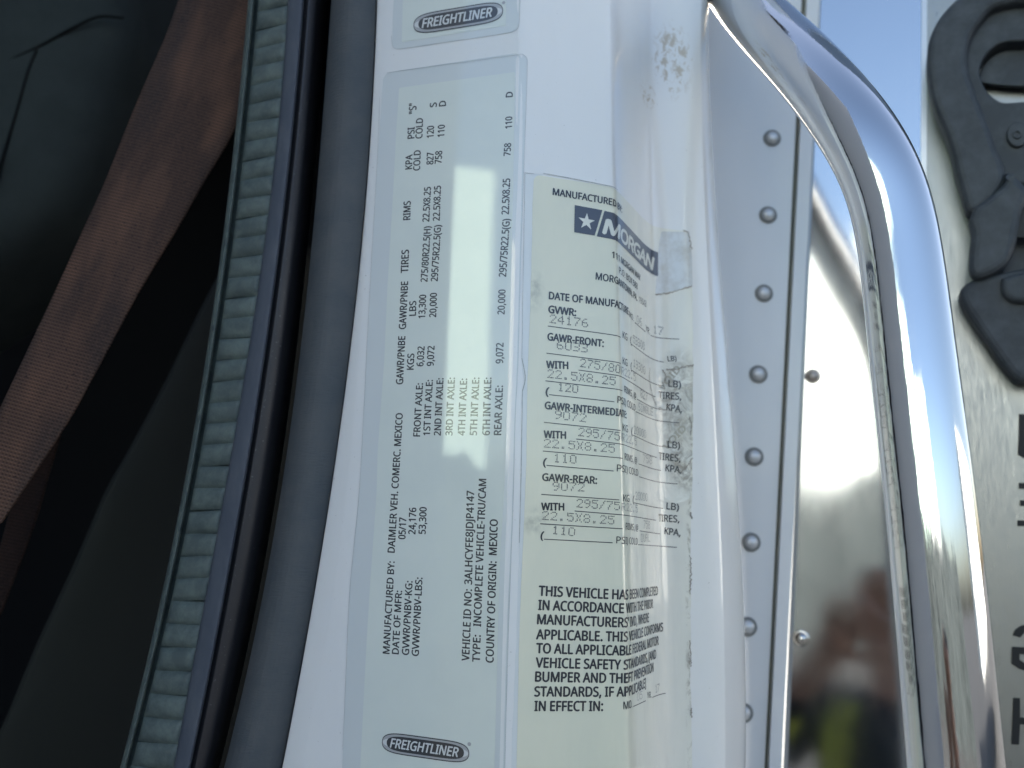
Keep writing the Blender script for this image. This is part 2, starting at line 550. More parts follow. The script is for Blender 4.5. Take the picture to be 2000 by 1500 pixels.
def make_person(cx, cy):
    V, E, R = [], [], []

    def chain(pts, start=None):
        prev = start
        for x, y, z, r in pts:
            V.append((cx + x, cy + y, z)); R.append(r)
            if prev is not None:
                E.append((prev, len(V) - 1))
            prev = len(V) - 1
        return prev
    pel = chain([(0, 0, 0.90, 0.135)])
    chest = chain([(0, 0.0, 1.06, 0.125), (0, 0.01, 1.22, 0.145)], pel)
    neck = chain([(0, 0.0, 1.36, 0.085), (0, 0.01, 1.43, 0.052)], chest)
    chain([(0, 0.02, 1.50, 0.075), (0, 0.025, 1.57, 0.092), (0, 0.02, 1.63, 0.070)], neck)
    for s in (-1, 1):
        k = chain([(s * 0.09, 0.0, 0.84, 0.098), (s * 0.11, 0.02, 0.46, 0.062), (s * 0.115, -0.01, 0.10, 0.042)], pel)
        chain([(s * 0.12, 0.06, 0.05, 0.040), (s * 0.13, 0.15, 0.035, 0.030)], k)
    # right arm raised to hold the phone, left arm bent towards it
    for s, elbow, wrist in ((1, (0.24, 0.16, 1.28), (0.19, 0.36, 1.53)), (-1, (-0.30, 0.10, 1.20), (0.02, 0.34, 1.50))):
        w = chain([(s * 0.17, 0.0, 1.335, 0.062), (*elbow, 0.043), (*wrist, 0.028)], chest)
        d = np.array(wrist) - np.array(elbow); d /= np.linalg.norm(d)
        side = np.array((1.0, 0, 0)) - d * d[0]; side /= np.linalg.norm(side)
        palm = np.array(wrist) + d * 0.055
        p = chain([(*palm, 0.026)], w)
        for f, (o, L) in enumerate(((-0.027, 0.062), (-0.009, 0.074), (0.009, 0.070), (0.026, 0.054))):
            a = palm + d * 0.03 + side * o
            b = a + d * L * 0.5 + np.array((0, 0.012, 0))
            c = b + d * L * 0.35 + np.array((0, -0.014, 0))
            chain([(*a, 0.0095), (*b, 0.0085), (*c, 0.0075)], p)
        a = np.array(wrist) + d * 0.03 - side * s * 0.03
        b = a - side * s * 0.025 + d * 0.03
        chain([(*a, 0.011), (*b, 0.0095), (*(b + d * 0.028), 0.0085)], p)
    me = bpy.data.meshes.new("person")
    me.from_pydata(V, E, [])
    o = bpy.data.objects.new("person", me)
    scene.collection.objects.link(o)
    sk = o.modifiers.new("skin", 'SKIN')
    for v, r in zip(me.skin_vertices[0].data, R):
        v.radius = (r, r)
    me.skin_vertices[0].data[0].use_root = True
    o.modifiers.new("smooth", 'SUBSURF').levels = 2
    bpy.context.view_layer.update()
    body = bpy.data.meshes.new_from_object(o.evaluated_get(bpy.context.evaluated_depsgraph_get()))
    o.modifiers.clear()
    o.data = body
    for m in (M_NAVY_CLOTH, M_SKIN, M_HAIR, M_VEST):
        body.materials.append(m)
    for p in body.polygons:
        x, y, z = p.center.x - cx, p.center.y - cy, p.center.z
        k = 0
        if z > 1.40 and abs(x) < 0.13 and y < 0.2:
            k = 2 if (z > 1.60 or (y < 0.0 and z > 1.47)) else 1
        elif y > 0.31:
            k = 1
        elif 1.10 < z < 1.37 and -0.13 < x < -0.07 and y > 0:
            k = 3
        p.material_index = k
        p.use_smooth = True
    o['label'] = "person in navy work clothes and yellow vest holding up a phone, seen only in reflections"
    o['category'] = "person"
    o['kind'] = 'thing'
    return o


make_person(-0.17, -0.46)

# ------------------------------------------------------------------ white door pillar of the cab
E_LEFT = [(737, -60), (736, 0), (728, 130), (714, 330), (700, 540), (679, 762), (658, 885), (637, 990), (616, 1110), (595, 1237), (574, 1377), (551, 1500)]
E_BEVEL = [(745, -60), (744, 0), (735, 143), (723, 300), (715, 440), (704, 640), (696, 780), (680, 960), (652, 1150), (628, 1280), (590, 1500)]
E_CREASE = [(1008, 0), (1006, 85), (1003, 320), (997, 560), (991, 800), (984, 1000), (977, 1250), (971, 1500)]
E_CREASE2 = [(1017, 0), (1014, 320), (1010, 560), (1004, 800), (998, 1000), (991, 1250), (986, 1500)]
E_RIDGE = [(1193, 0), (1197, 350), (1209, 700), (1217, 1000), (1222, 1250), (1228, 1500)]
E_STEP = [(1268, 0), (1271, 450), (1279, 700), (1285, 1000), (1292, 1250), (1300, 1500)]
E_FLAT = [(1361, 0), (1365, 350), (1382, 700), (1398, 1000), (1404, 1250), (1408, 1500)]
E_EDGE = [(1388, 0), (1392, 300), (1420, 600), (1437, 800), (1447, 1000), (1455, 1250), (1463, 1500)]


def shifted(pix, dx):
    return [(x + dx, y) for x, y in pix]


# the face that carries the long label is flat: one upright plane turned 16 degrees
_ca, _cb = at(1006, 85, 0.3835), at(978, 1250, 0.3835)
_t = np.array((math.cos(math.radians(16.1)), -math.sin(math.radians(16.1)), 0))
FACE_N = np.cross(_cb - _ca, _t); FACE_N /= np.linalg.norm(FACE_N)
if FACE_N[1] > 0:
    FACE_N = -FACE_N


def on_face(pix, back=0.0):
    out = []
    for x, y in pix:
        r = ray(x, y)
        out.append(np.array(CAM) + r * (((_ca - FACE_N * back - np.array(CAM)) @ FACE_N) / (r @ FACE_N)))
    return out


def pushed(P, dy):
    return [p + np.array((0, dy, 0)) for p in P]


LEFT3 = on_face(E_LEFT, 0.0018)
PILLAR = Swept([
    (pushed(on_face(shifted(E_LEFT, 6), 0.0018), 0.025), None, 0.0),
    (LEFT3, None, 0.0012),
    (on_face(E_BEVEL), None, 0.0014),
    (E_CREASE, 0.3835, 0.0012),
    (E_CREASE2, 0.3828, 0.0012),
    (E_RIDGE, 0.3952, 0.0022),
    (shifted(E_RIDGE, 26), 0.4130, 0.004),
    (E_STEP, 0.4495, 0.006),
    (E_FLAT, 0.4530, 0.005),
    (shifted(E_FLAT, 18), 0.4590, 0.004),
    (E_EDGE, 0.480, 0.006),
    (shifted(E_EDGE, -30), 0.545, 0.0),
], origin=3)
pillar = thing("cab_door_pillar", "white painted truck door pillar carrying the printed labels", "door pillar", at(1000, 1000, 0.385))
PILLAR.mesh("painted_skin", M_PAINT, pillar)

# ------------------------------------------------------------------ print helpers
_glyph_jobs = []


def text_job(text, bold=0.0, shear=0.0, spacing=1.0):
    key = (text, bold * 3.2, shear, spacing)
    if key not in _glyph_jobs:
        _glyph_jobs.append(key)
    return key


_lines = []            # (kind, text key, surface, A, B, cap vector, material, parent, name, offset)


def put_text(surf, text, p0, p1, cap, m, parent, bold=0.006, shear=0.0, off=0.00022, name="lettering", label=None, spacing=1.0):
    """text printed from place p0 to place p1 (baseline ends); cap: place above p0 at capital height"""
    _lines.append((text_job(text, bold, shear, spacing), surf, p0, p1, cap, m, parent, name, off, label))


def flush_text():
    H = text_job("H")
    obs = {}
    font = None
    try:                                    # the sans face that ships inside Blender itself
        font = bpy.data.fonts.load(bpy.utils.system_resource('DATAFILES', path='fonts') + "/NotoSansMath-Regular.woff2", check_existing=True)
    except Exception:
        pass
    for key in _glyph_jobs:
        cu = bpy.data.curves.new("glyphs", 'FONT')
        cu.body = key[0]
        if font:
            cu.font = font
        cu.resolution_u = 3
        cu.shear = key[2]
        cu.space_character = key[3]
        o = bpy.data.objects.new("glyphs", cu)
        scene.collection.objects.link(o)
        obs[key] = o
    bpy.context.view_layer.update()
    dg = bpy.context.evaluated_depsgraph_get()
    data = {}
    for key, o in obs.items():
        me = bpy.data.meshes.new_from_object(o.evaluated_get(dg))
        bm = bmesh.new(); bm.from_mesh(me)
        bmesh.ops.triangulate(bm, faces=bm.faces)
        V = np.array([v.co[:2] for v in bm.verts]) if len(bm.verts) else np.zeros((0, 2))
        data[key] = (V, [[v.index for v in f.verts] for f in bm.faces])
        bm.free()
        bpy.data.meshes.remove(me)
    for o in obs.values():
        cu = o.data
        bpy.data.objects.remove(o)
        bpy.data.curves.remove(cu)
    capH = data[H][0][:, 1].max()
    for key, surf, p0, p1, cap, m, parent, name, off, label in _lines:
        V, F = data[key]
        A, B, C = surf.uz(*p0), surf.uz(*p1), surf.uz(*cap)
        L = np.linalg.norm(B - A)
        ex = (B - A) / L
        ey = np.array((-ex[1], ex[0]))
        h = abs((C - A) @ ey)
        x = (V[:, 0] - V[:, 0].min()) / (V[:, 0].max() - V[:, 0].min()) * L
        y = V[:, 1] / capH * h
        q = A + x[:, None] * ex + y[:, None] * ey
        if max(p0[0], p1[0]) > 1195 and surf is PILLAR:      # letters that wrap into the recess need short edges
            bm = bmesh.new()
            bv = [bm.verts.new((a, b_, 0)) for a, b_ in q]
            for f in F:
                try:
                    bm.faces.new([bv[i] for i in f])
                except ValueError:
                    pass
            for _ in range(3):
                ed = [e for e in bm.edges if abs(e.verts[0].co.x - e.verts[1].co.x) > 0.0009]
                if not ed:
                    break
                bmesh.ops.subdivide_edges(bm, edges=ed, cuts=1)
                bmesh.ops.triangulate(bm, faces=bm.faces[:])
            bm.verts.index_update()
            q = np.array([v.co[:2] for v in bm.verts])
            F = [[v.index for v in f.verts] for f in bm.faces]
            bm.free()
        # heavier strokes: the same letters laid again a hair to each side
        d = key[1] * h
        shifts = [(0, 0)] if d == 0 else [(-d, 0), (d, 0), (0, -d * 0.8), (0, d * 0.8)]
        P = np.vstack([surf.at(*(q + a * ex + b_ * ey).T, off + 0.00001 * i) for i, (a, b_) in enumerate(shifts)])
        F = [[v + i * len(q) for v in f] for i in range(len(shifts)) for f in F]
        o = mesh_obj(name, P, F, m, parent, smooth=False)
        if label:
            o['label'] = label
    _lines.clear(); _glyph_jobs.clear()


DOTS = {
    '0': "01110 10001 10001 10001 10001 10001 01110", '1': "00100 01100 00100 00100 00100 00100 01110",
    '2': "01110 10001 00001 00010 00100 01000 11111", '3': "11110 00001 00001 01110 00001 00001 11110",
    '4': "00010 00110 01010 10010 11111 00010 00010", '5': "11111 10000 11110 00001 00001 10001 01110",
    '6': "00110 01000 10000 11110 10001 10001 01110", '7': "11111 00001 00010 00100 00100 01000 01000",
    '8': "01110 10001 10001 01110 10001 10001 01110", '9': "01110 10001 10001 01111 00001 00010 01100",
    '/': "00001 00010 00010 00100 01000 01000 10000", '.': "00000 00000 00000 00000 00000 01100 01100",
    'R': "11110 10001 10001 11110 10100 10010 10001", 'X': "10001 01010 01010 00100 01010 01010 10001",
    'S': "01111 10000 10000 01110 00001 00001 11110", 'I': "01110 00100 00100 00100 00100 00100 01110",
    'N': "10001 11001 10101 10101 10011 10001 10001", 'G': "01110 10001 10000 10111 10001 10001 01110",
    'L': "10000 10000 10000 10000 10000 10000 11111", 'E': "11111 10000 10000 11110 10000 10000 11111",
    'D': "11110 10001 10001 10001 10001 10001 11110", 'U': "10001 10001 10001 10001 10001 10001 01110",
    'A': "01110 10001 10001 11111 10001 10001 10001"}


def put_dots(surf, text, p0, p1, cap_px, m, parent, off=0.0004):
    A, B, C = surf.uz(*p0), surf.uz(*p1), surf.uz(p0[0], p0[1] - cap_px)
    ex = (B - A); L = np.linalg.norm(ex); ex /= L
    ey = np.array((-ex[1], ex[0]))
    h = abs((C - A) @ ey)
    n = len(text) * 6 - 1
    sx, sy = L / max(n - 1, 1), h / 6
    r = 0.56 * min(sy, 1.15 * sx)
    b = MB()
    for k, ch in enumerate(text):
        for row, bits in enumerate(DOTS.get(ch, "").split()):
            for col, bit in enumerate(bits):
                if bit == '1':
                    c = A + ex * ((k * 6 + col) * sx) + ey * ((6 - row) * sy) + rng.normal(0, 0.00004, 2)
                    rr = r * rng.uniform(0.8, 1.05)
                    a = np.linspace(0, 2 * np.pi, 7)[:6]
                    q = c + np.stack((np.cos(a) * rr * min(1.0, 1.1 * sx / sy), np.sin(a) * rr), -1)
                    b.add(surf.at(q[:, 0], q[:, 1], off), [(0, 1, 2, 3, 4, 5)])
    o = b.build("typed_entry", m, parent, smooth=False)
    return o


def put_rule(surf, p0, p1, m, parent, w=0.00042, off=0.00034, name="ruled_line"):
    A, B = surf.uz(*p0), surf.uz(*p1)
    ex = (B - A); L = np.linalg.norm(ex); ex /= L
    ey = np.array((-ex[1], ex[0]))
    n = max(3, int(L / 0.0012))
    t = np.linspace(0, L, n)
    rows = [surf.at(*(A + t[:, None] * ex + s * ey * w / 2).T, off) for s in (-1, 1)]
    b = MB(); b.grid(np.array(rows))
    return b.build(name, m, parent, smooth=False)


def fill_poly(surf, uvs, off, m, parent, name, step=0.002):
    """flat printed shape with an arbitrary outline, following the surface"""
    bm = bmesh.new()
    vs = [bm.verts.new((u, z, 0)) for u, z in uvs]
    bm.faces.new(vs)
    bmesh.ops.triangulate(bm, faces=bm.faces[:])
    for _ in range(4):
        ed = [e for e in bm.edges if e.calc_length() > step * 1.5]
        if not ed:
            break
        bmesh.ops.subdivide_edges(bm, edges=ed, cuts=1)
        bmesh.ops.triangulate(bm, faces=bm.faces[:])
    bm.verts.index_update()
    Q = np.array([v.co[:2] for v in bm.verts])
    F = [[v.index for v in f.verts] for f in bm.faces]
    bm.free()
    return mesh_obj(name, surf.at(Q[:, 0], Q[:, 1], off), F, m, parent, smooth=False)


def sheet(surf, left, right, m, parent, name, r=0.003, base=0.0, top=0.00015, cols=24, rows=70, jl=0.0, jr=0.0, round_ends=(True, True)):
    """sticker: left and right edges given from top to bottom, rounded corners, a real thickness"""
    def res(pix, jit):
        q = np.array([surf.uz(x, y) for x, y in pix])
        d = np.concatenate(([0], np.cumsum(np.linalg.norm(np.diff(q, axis=0), axis=1))))
        t = vv * d[-1]
        out = np.stack((np.interp(t, d, q[:, 0]), np.interp(t, d, q[:, 1])), -1)
        if jit:
            e = np.interp(vv, np.linspace(0, 1, 60), rng.normal(0, jit, 60))
            out[:, 0] += e
        return out, d[-1]
    k = np.linspace(0, 1, rows)
    vv = np.linspace(0, 1, rows)
    _, LL = res(left, 0)
    rf = r / LL
    ends = rf * (1 - np.cos(np.linspace(0, np.pi / 2, 7)))
    vv = np.unique(np.round(np.concatenate((ends, np.linspace(rf, 1 - rf, rows), 1 - ends)), 7))
    a, _ = res(left, jl)
    b, _ = res(right, jr)
    grid = []
    for i, v in enumerate(vv):
        d0, d1 = v * LL, (1 - v) * LL
        ins = 0.0
        if d0 < r and round_ends[0]:
            ins = r - math.sqrt(max(0, r * r - (r - d0) ** 2))
        if d1 < r and round_ends[1]:
            ins = r - math.sqrt(max(0, r * r - (r - d1) ** 2))
        e = (b[i] - a[i]); W = np.linalg.norm(e); e = e / W
        s = np.linspace(ins, W - ins, cols)
        grid.append(a[i] + s[:, None] * e)
    G = np.array(grid)
    R, C = G.shape[:2]
    T = surf.at(G[..., 0].ravel(), G[..., 1].ravel(), top).reshape(R, C, 3)
    b_ = MB()
    b_.grid(T[::-1])
    ring = [(0, j) for j in range(C)] + [(i, C - 1) for i in range(1, R)] + [(R - 1, j) for j in range(C - 2, -1, -1)] + [(i, 0) for i in range(R - 2, 0, -1)]
    up = np.array([T[i, j] for i, j in ring])
    lo = surf.at(np.array([G[i, j][0] for i, j in ring]), np.array([G[i, j][1] for i, j in ring]), base - 0.0001)
    b_.grid(np.stack((up, lo)), close=True)
    return b_.build(name, m, parent)


def badge(surf, c0, c1, hpx0, hpx1, text, parent, reg, base=0.00034):
    """oval printed emblem between its left and right ends"""
    A, B = surf.uz(*c0), surf.uz(*c1)
    ex = (B - A); L = np.linalg.norm(ex); ex /= L
    ey = np.array((-ex[1], ex[0]))
    C = (A + B) / 2
    top = surf.uz((c0[0] + c1[0]) / 2, (c0[1] + c1[1]) / 2 - (hpx0 + hpx1) / 4)
    b = abs((top - C) @ ey)
    a = L / 2
    t = np.linspace(0, 2 * np.pi, 73)[:-1]

    def oval(ka, kb, p=6.0, q=2.3, dx=0.0):
        x = np.sign(np.cos(t)) * np.abs(np.cos(t)) ** (2 / p) * ka
        y = np.sign(np.sin(t)) * np.abs(np.sin(t)) ** (2 / q) * kb
        return C + (x + dx)[:, None] * ex + y[:, None] * ey
    root = fill_poly(surf, oval(a, b), base, M_INK, parent, "emblem")
    fill_poly(surf, oval(a * 0.985, b * 0.90), base + 0.00004, M_SILVER, root, "silver_ring")
    # bright glints printed at both ends of the ring
    fill_poly(surf, oval(a * 0.975, b * 0.5, 5.0, 2.2), base + 0.00008, M_SILVER_PALE, root, "silver_glint")
    fill_poly(surf, oval(a * 0.885, b * 0.72), base + 0.00012, M_INK, root, "black_field")
    px = lambda q: proj(surf._at(q[:1], q[1:]))[0]
    s0, s1 = C - ex * a * 0.80 - ey * b * 0.42, C + ex * a * 0.76 - ey * b * 0.42
    put_text(surf, text, tuple(px(s0)), tuple(px(s1)), tuple(px(s0 + ey * b * 0.86)), M_SILVER_PALE, root, bold=0.012, shear=0.22, off=base + 0.00016)
    rq = surf.uz(*reg)
    fill_poly(surf, [rq + 0.0009 * np.array((math.cos(k), math.sin(k))) for k in np.linspace(0, 2 * np.pi, 13)[:-1]], base, M_SILVER, parent, "registered_mark")
    return root


# ------------------------------------------------------------------ long certification label
LAB_L = [(749, 143), (738, 300), (730, 440), (719, 640), (712, 780), (702, 960), (684, 1150), (677, 1300), (670, 1465), (664, 1600)]
LAB_R = [(1030, 105), (1024, 300), (1017, 500), (1012, 700), (1006, 820), (1002, 980), (994, 1200), (990, 1340), (986, 1500), (983, 1600)]
PAP_L = [(780, 172), (774, 260), (769, 360), (757, 560), (751, 700), (738, 880), (736, 960), (722, 1160), (716, 1260), (704, 1500), (700, 1600)]
PAP_R = [(1006, 141), (1003, 320), (998, 560), (994, 700), (985, 960), (977, 1080), (971, 1300), (966, 1500), (963, 1600)]
label1 = thing("certification_label", "long pale certification label with sideways axle weight table and oval emblem at its bottom", "label", at(880, 800, 0.393))
film = sheet(PILLAR, LAB_L, LAB_R, M_LAMINATE, label1, "clear_film", r=0.0045, top=0.00010)
paper = sheet(PILLAR, PAP_L, PAP_R, M_PAPER, label1, "paper", r=0.0008, base=0.0001, top=0.00020)
T1 = [("\"S\"", (813.5, 221), (813.5, 201), 14), ("PSI", (809.6, 270), (810, 248.6), 13), ("COLD", (825, 270), (826.4, 231), 13),
      ("120", (847, 268.6), (848, 246), 13), ("110", (868, 267), (869, 244), 13), ("S", (853, 209), (853.4, 200.6), 13), ("D", (871, 207), (871.4, 197), 13),
      ("110", (1000, 250.4), (1000.6, 228), 13), ("D", (1001.4, 189.4), (1001.8, 179.6), 13), ("758", (997, 304.4), (998.5, 280), 13),
      ("KPA", (805, 330), (806, 302), 13), ("COLD", (820.5, 332.6), (822, 293.6), 13), ("827", (846.5, 321), (847.5, 298), 13), ("758", (862.5, 319.4), (864, 295), 13),
      ("RIMS", (801.5, 429), (802.5, 393), 13.5), ("22.5X8.25", (838.6, 433), (842, 365.4), 13), ("22.5X8.25", (859, 431), (861.4, 363), 13),
      ("TIRES", (797.4, 532.6), (799, 488), 14), ("275/80R22.5(H)", (835, 550.6), (841.6, 442.4), 13), ("295/75R22.5(G)", (855, 549.4), (861.6, 440), 13),
      ("22.5X8.25", (994, 418.6), (996.6, 349), 14), ("295/75R22.5(G)", (988.6, 540.6), (996, 428), 14),
      ("GAWR/PNBE", (793, 642.6), (797.4, 550), 13.5), ("LBS", (812.5, 616.4), (813.3, 588), 13), ("13,300", (830.6, 621.4), (832.6, 576), 13), ("20,000", (852, 619.4), (853.6, 572.4), 13),
      ("20,000", (985.6, 614), (987.6, 566), 13.5), ("GAWR/PNBE", (787.4, 750.4), (792, 657), 13.5), ("KGS", (808, 722), (809.6, 691), 13),
      ("6,032", (827, 715.4), (829.6, 677), 13), ("9,072", (847, 714.6), (849, 676), 13), ("9,072", (982.6, 709.6), (983.6, 670), 14),
      ("FRONT AXLE:", (820.6, 852.4), (826.4, 749), 13), ("1ST INT AXLE:", (840, 850.4), (845.6, 742.6), 13), ("2ND INT AXLE:", (861, 850.6), (866.4, 739), 13),
      ("3RD INT AXLE:", (883.6, 850.6), (888.6, 738), 13), ("4TH INT AXLE:", (908, 850.6), (912.6, 740), 13.5), ("5TH INT AXLE:", (931.4, 850), (936.4, 738), 13.5),
      ("6TH INT AXLE:", (956.6, 850), (960, 738), 14), ("REAR AXLE:", (979, 849.6), (982.4, 753.6), 14),
      ("DAIMLER VEH. COMERC. MEXICO", (771, 1079.4), (787, 807.4), 13.5), ("05/17", (792, 1053), (794, 1011.4), 13.5), ("24,176", (811.6, 1043.4), (813.4, 992), 13.5),
      ("53,300", (831.4, 1043), (833.6, 991), 13.5), ("MANUFACTURED BY:", (761, 1277), (771, 1097), 13), ("DATE OF MFR:", (779, 1277.6), (785.6, 1154.4), 13),
      ("GVWR/PNBV-KG:", (799, 1279.4), (806, 1135.4), 13.5), ("GVWR/PNBV-LBS:", (818, 1281.4), (825.4, 1128.6), 13.5),
      ("VEHICLE ID NO:", (916.6, 1291), (922, 1151.6), 14.5), ("3ALHCYFE8JDJP4147", (922, 1141.6), (926.4, 959), 14.5),
      ("TYPE:", (937.4, 1293), (939, 1241), 14.5), ("INCOMPLETE VEHICLE-TRU/CAM", (939.5, 1223.6), (950, 936), 14.5),
      ("COUNTRY OF ORIGIN:", (964, 1294.4), (970, 1097), 15), ("MEXICO", (970.2, 1084), (972.4, 1015), 15)]
for s, p0, p1, cap in T1:
    put_text(PILLAR, s, p0, p1, (p0[0] - cap, p0[1]), M_INK, label1, off=0.00026, bold=0.013)
badge(PILLAR, (746.5, 1448), (917, 1472), 40, 44, "FREIGHTLINER", label1, (917, 1453))

# ------------------------------------------------------------------ the label above it (only its lower end is in view)
label2 = thing("emblem_label", "clear edged label cut by the top of the picture with a tilted oval emblem", "label", at(890, 30, 0.393))
sheet(PILLAR, [(775, -130), (769, 0), (765, 98)], [(1018, -170), (1015.6, 0), (1012, 62)], M_LAMINATE, label2, "clear_film", r=0.0045, top=0.00010, rows=24)
sheet(PILLAR, [(794, -130), (787, 0), (785, 83)], [(990, -165), (989, 0), (988, 50)], M_PAPER, label2, "paper", r=0.0008, base=0.0001, top=0.00020, rows=20)
badge(PILLAR, (808, 50), (983, 21), 42, 40, "FREIGHTLINER", label2, (984, 6))

# ------------------------------------------------------------------ body builder label wrapped into the recess
label3 = thing("body_builder_label", "yellowed torn label wrapped into the pillar recess with typed tire and weight ratings", "label", at(1150, 900, 0.388))
CR_L = [(1043, 341), (1040, 400), (1037, 560), (1030, 740), (1028, 900), (1024, 1000), (1019, 1120), (1014, 1240), (1010, 1440), (1006, 1620)]
CR_R = [(1345, 452), (1350, 487), (1352, 564), (1353, 686), (1353, 890), (1349, 1034), (1348, 1120), (1349, 1213), (1348, 1307), (1350, 1388), (1352, 1500), (1354, 1620)]
sheet(PILLAR, [(1025, 338), (1021, 560), (1019, 700), (1021, 727), (1025, 745), (1020, 764), (1018, 980), (1012, 1120), (1009, 1240), (1000, 1440), (996, 1620)],
      [(1060, 341), (1056, 560), (1050, 740), (1048, 980), (1040, 1120), (1036, 1240), (1030, 1440), (1026, 1620)], M_MARGIN, label3, "clear_margin", r=0.001, top=0.00008, cols=5, jl=0.00012, rows=110)
sheet(PILLAR, CR_L, CR_R, M_CREAM, label3, "cream_sheet", r=0.0035, base=0.00008, top=0.00024, cols=90, rows=150, jr=0.00022, jl=0.00006)
OFF3 = 0.00040


def L3(s, p0, p1, cap=13.5, bold=0.010, m=None):
    bold = bold + 0.007 if p0[0] < 1195 else (0.012 if p0[0] > 1282 else min(bold, 0.004))
    put_text(PILLAR, s, p0, p1, (p0[0], p0[1] - cap), m or M_INK2, label3, bold=bold, off=OFF3)


L3("MANUFACTURED BY:", (1079.4, 381), (1213.5, 416), 13)
L3("111 MORGAN WAY", (1194.6, 503.7), (1249.5, 548.7), 12.5, 0.004)
L3("P.O. BOX 588", (1208, 533.4), (1244, 566), 12.5, 0.004)
L3("MORGANTOWN, PA.", (1163, 546), (1243, 588), 13.5, 0.006)
L3("19543", (1247, 590.5), (1261, 600), 12, 0.0)
L3("DATE OF MANUFACTURE", (1072, 584.3), (1226, 615), 14)
L3("MO.", (1227, 617.5), (1236, 627.5), 11, 0.002)
L3("YR.", (1259.5, 645), (1268, 653.6), 11, 0.002)
L3("GVWR:", (1071, 611), (1124, 617.6), 14, 0.014)
L3("GAWR-FRONT:", (1069, 664.4), (1178, 678), 14, 0.012)
L3("GAWR-INTERMEDIATE:", (1064, 798.5), (1222.5, 817.4), 14, 0.012)
L3("GAWR-REAR:", (1059, 938.6), (1165, 945), 14, 0.012)
for s, a, b in (("KG", (1215, 660), (1224, 666)), ("KG", (1215, 711), (1224, 716)), ("KG", (1215, 841), (1225, 845)), ("KG", (1216, 979), (1228, 980.5))):
    L3(s, a, b, 13.5, 0.004)
for a, b in (((1230, 672), (1232.5, 673)), ((1230.5, 722), (1233, 723.5)), ((1232, 849), (1235, 850)), ((1234.5, 982), (1237.5, 983))):
    L3("(", a, b, 15, 0.0)
for a, b in (((1065, 771), (1071, 772)), ((1060, 909), (1066, 910)), ((1055, 1052), (1060.5, 1053))):
    L3("(", a, b, 15, 0.006)
for a, b in (((1304, 706), (1321, 705)), ((1305, 755), (1329, 758)), ((1303.5, 874), (1327, 877)), ((1301, 994.4), (1325, 997))):
    L3("LB)", a, b, 13 if a[1] > 710 else 10, 0.008)
for a, b in (((1286, 778), (1330, 781)), ((1286, 897), (1328, 902)), ((1285.5, 1018), (1326, 1020.5))):
    L3("TIRES,", a, b, 13.5, 0.008)
for a, b in (((1301, 801), (1331, 805.7)), ((1299, 920), (1330, 924)), ((1297, 1043), (1328, 1047))):
    L3("KPA,", a, b, 13, 0.008)
for a, b in (((1067, 719), (1109, 721)), ((1062, 855), (1104.6, 857)), ((1057, 996), (1101, 997))):
    L3("WITH", a, b, 14, 0.014)
for a, b in (((1218, 766), (1241, 780.5)), ((1219, 898), (1243, 906)), ((1221, 1034), (1245, 1037))):
    L3("RIMS, @", a, b, 13, 0.004)
for a, b in (((1205, 787), (1239.6, 803)), ((1204, 920.6), (1245, 930)), ((1203, 1061), (1244, 1064))):
    L3("PSI) COLD", a, b, 13.5, 0.004)
for s, a, b in (("THIS VEHICLE HAS BEEN COMPLETED", (1052, 1163), (1283.5, 1162)), ("IN ACCORDANCE WITH THE PRIOR", (1051, 1190.7), (1274, 1187)),
                ("MANUFACTURERS' IVD, WHERE", (1049, 1218.5), (1266, 1214.5)), ("APPLICABLE. THIS VEHICLE CONFORMS", (1047, 1248), (1293.5, 1232.7)),
                ("TO ALL APPLICABLE FEDERAL MOTOR", (1047, 1275), (1285, 1259)), ("VEHICLE SAFETY STANDARDS, [AND", (1046, 1303), (1280, 1285.6)),
                ("BUMPER AND THEFT PREVENTION", (1045, 1330.5), (1275, 1311)), ("STANDARDS, IF APPLICABLE]", (1043.6, 1359.6), (1260, 1341.7)),
                ("IN EFFECT IN:", (1043.6, 1388), (1176.6, 1388))):
    L3(s, a, b, 19, 0.010)
L3("MO.", (1217, 1385), (1233, 1381), 15, 0.006)
L3("YR.", (1262.5, 1364), (1271, 1362), 12, 0.003)
for p0, p1 in (((1238.7, 630), (1259.4, 648)), ((1270, 655.4), (1326, 662.6)), ((1069.5, 637), (1211, 659)), ((1232, 672.5), (1296, 707.6)),
               ((1067, 690), (1211, 710)), ((1232, 723), (1296, 754)), ((1129.5, 723), (1279, 775)), ((1065, 744), (1214.4, 763.4)), ((1243, 779.6), (1290, 800)),
               ((1072, 771), (1199.5, 785)), ((1240.5, 804), (1326, 826)), ((1062, 825), (1211, 841)), ((1234, 849.5), (1295, 872.5)), ((1125, 857.6), (1282, 893.6)),
               ((1060, 881), (1215, 895.4)), ((1246, 906), (1290, 919)), ((1067, 909), (1198, 920)), ((1247, 931), (1323, 945.4)), ((1057, 965.6), (1209, 976.4)),
               ((1237, 982), (1294.5, 993)), ((1122, 998), (1280, 1016)), ((1054.6, 1023), (1215, 1032.7)), ((1248, 1036.7), (1288, 1042.6)), ((1062, 1053), (1196, 1060)),
               ((1245, 1063.7), (1321.5, 1069)), ((1235.6, 1379.7), (1260, 1368.5)), ((1273, 1362), (1299, 1354))):
    put_rule(PILLAR, p0, p1, M_INK2, label3)
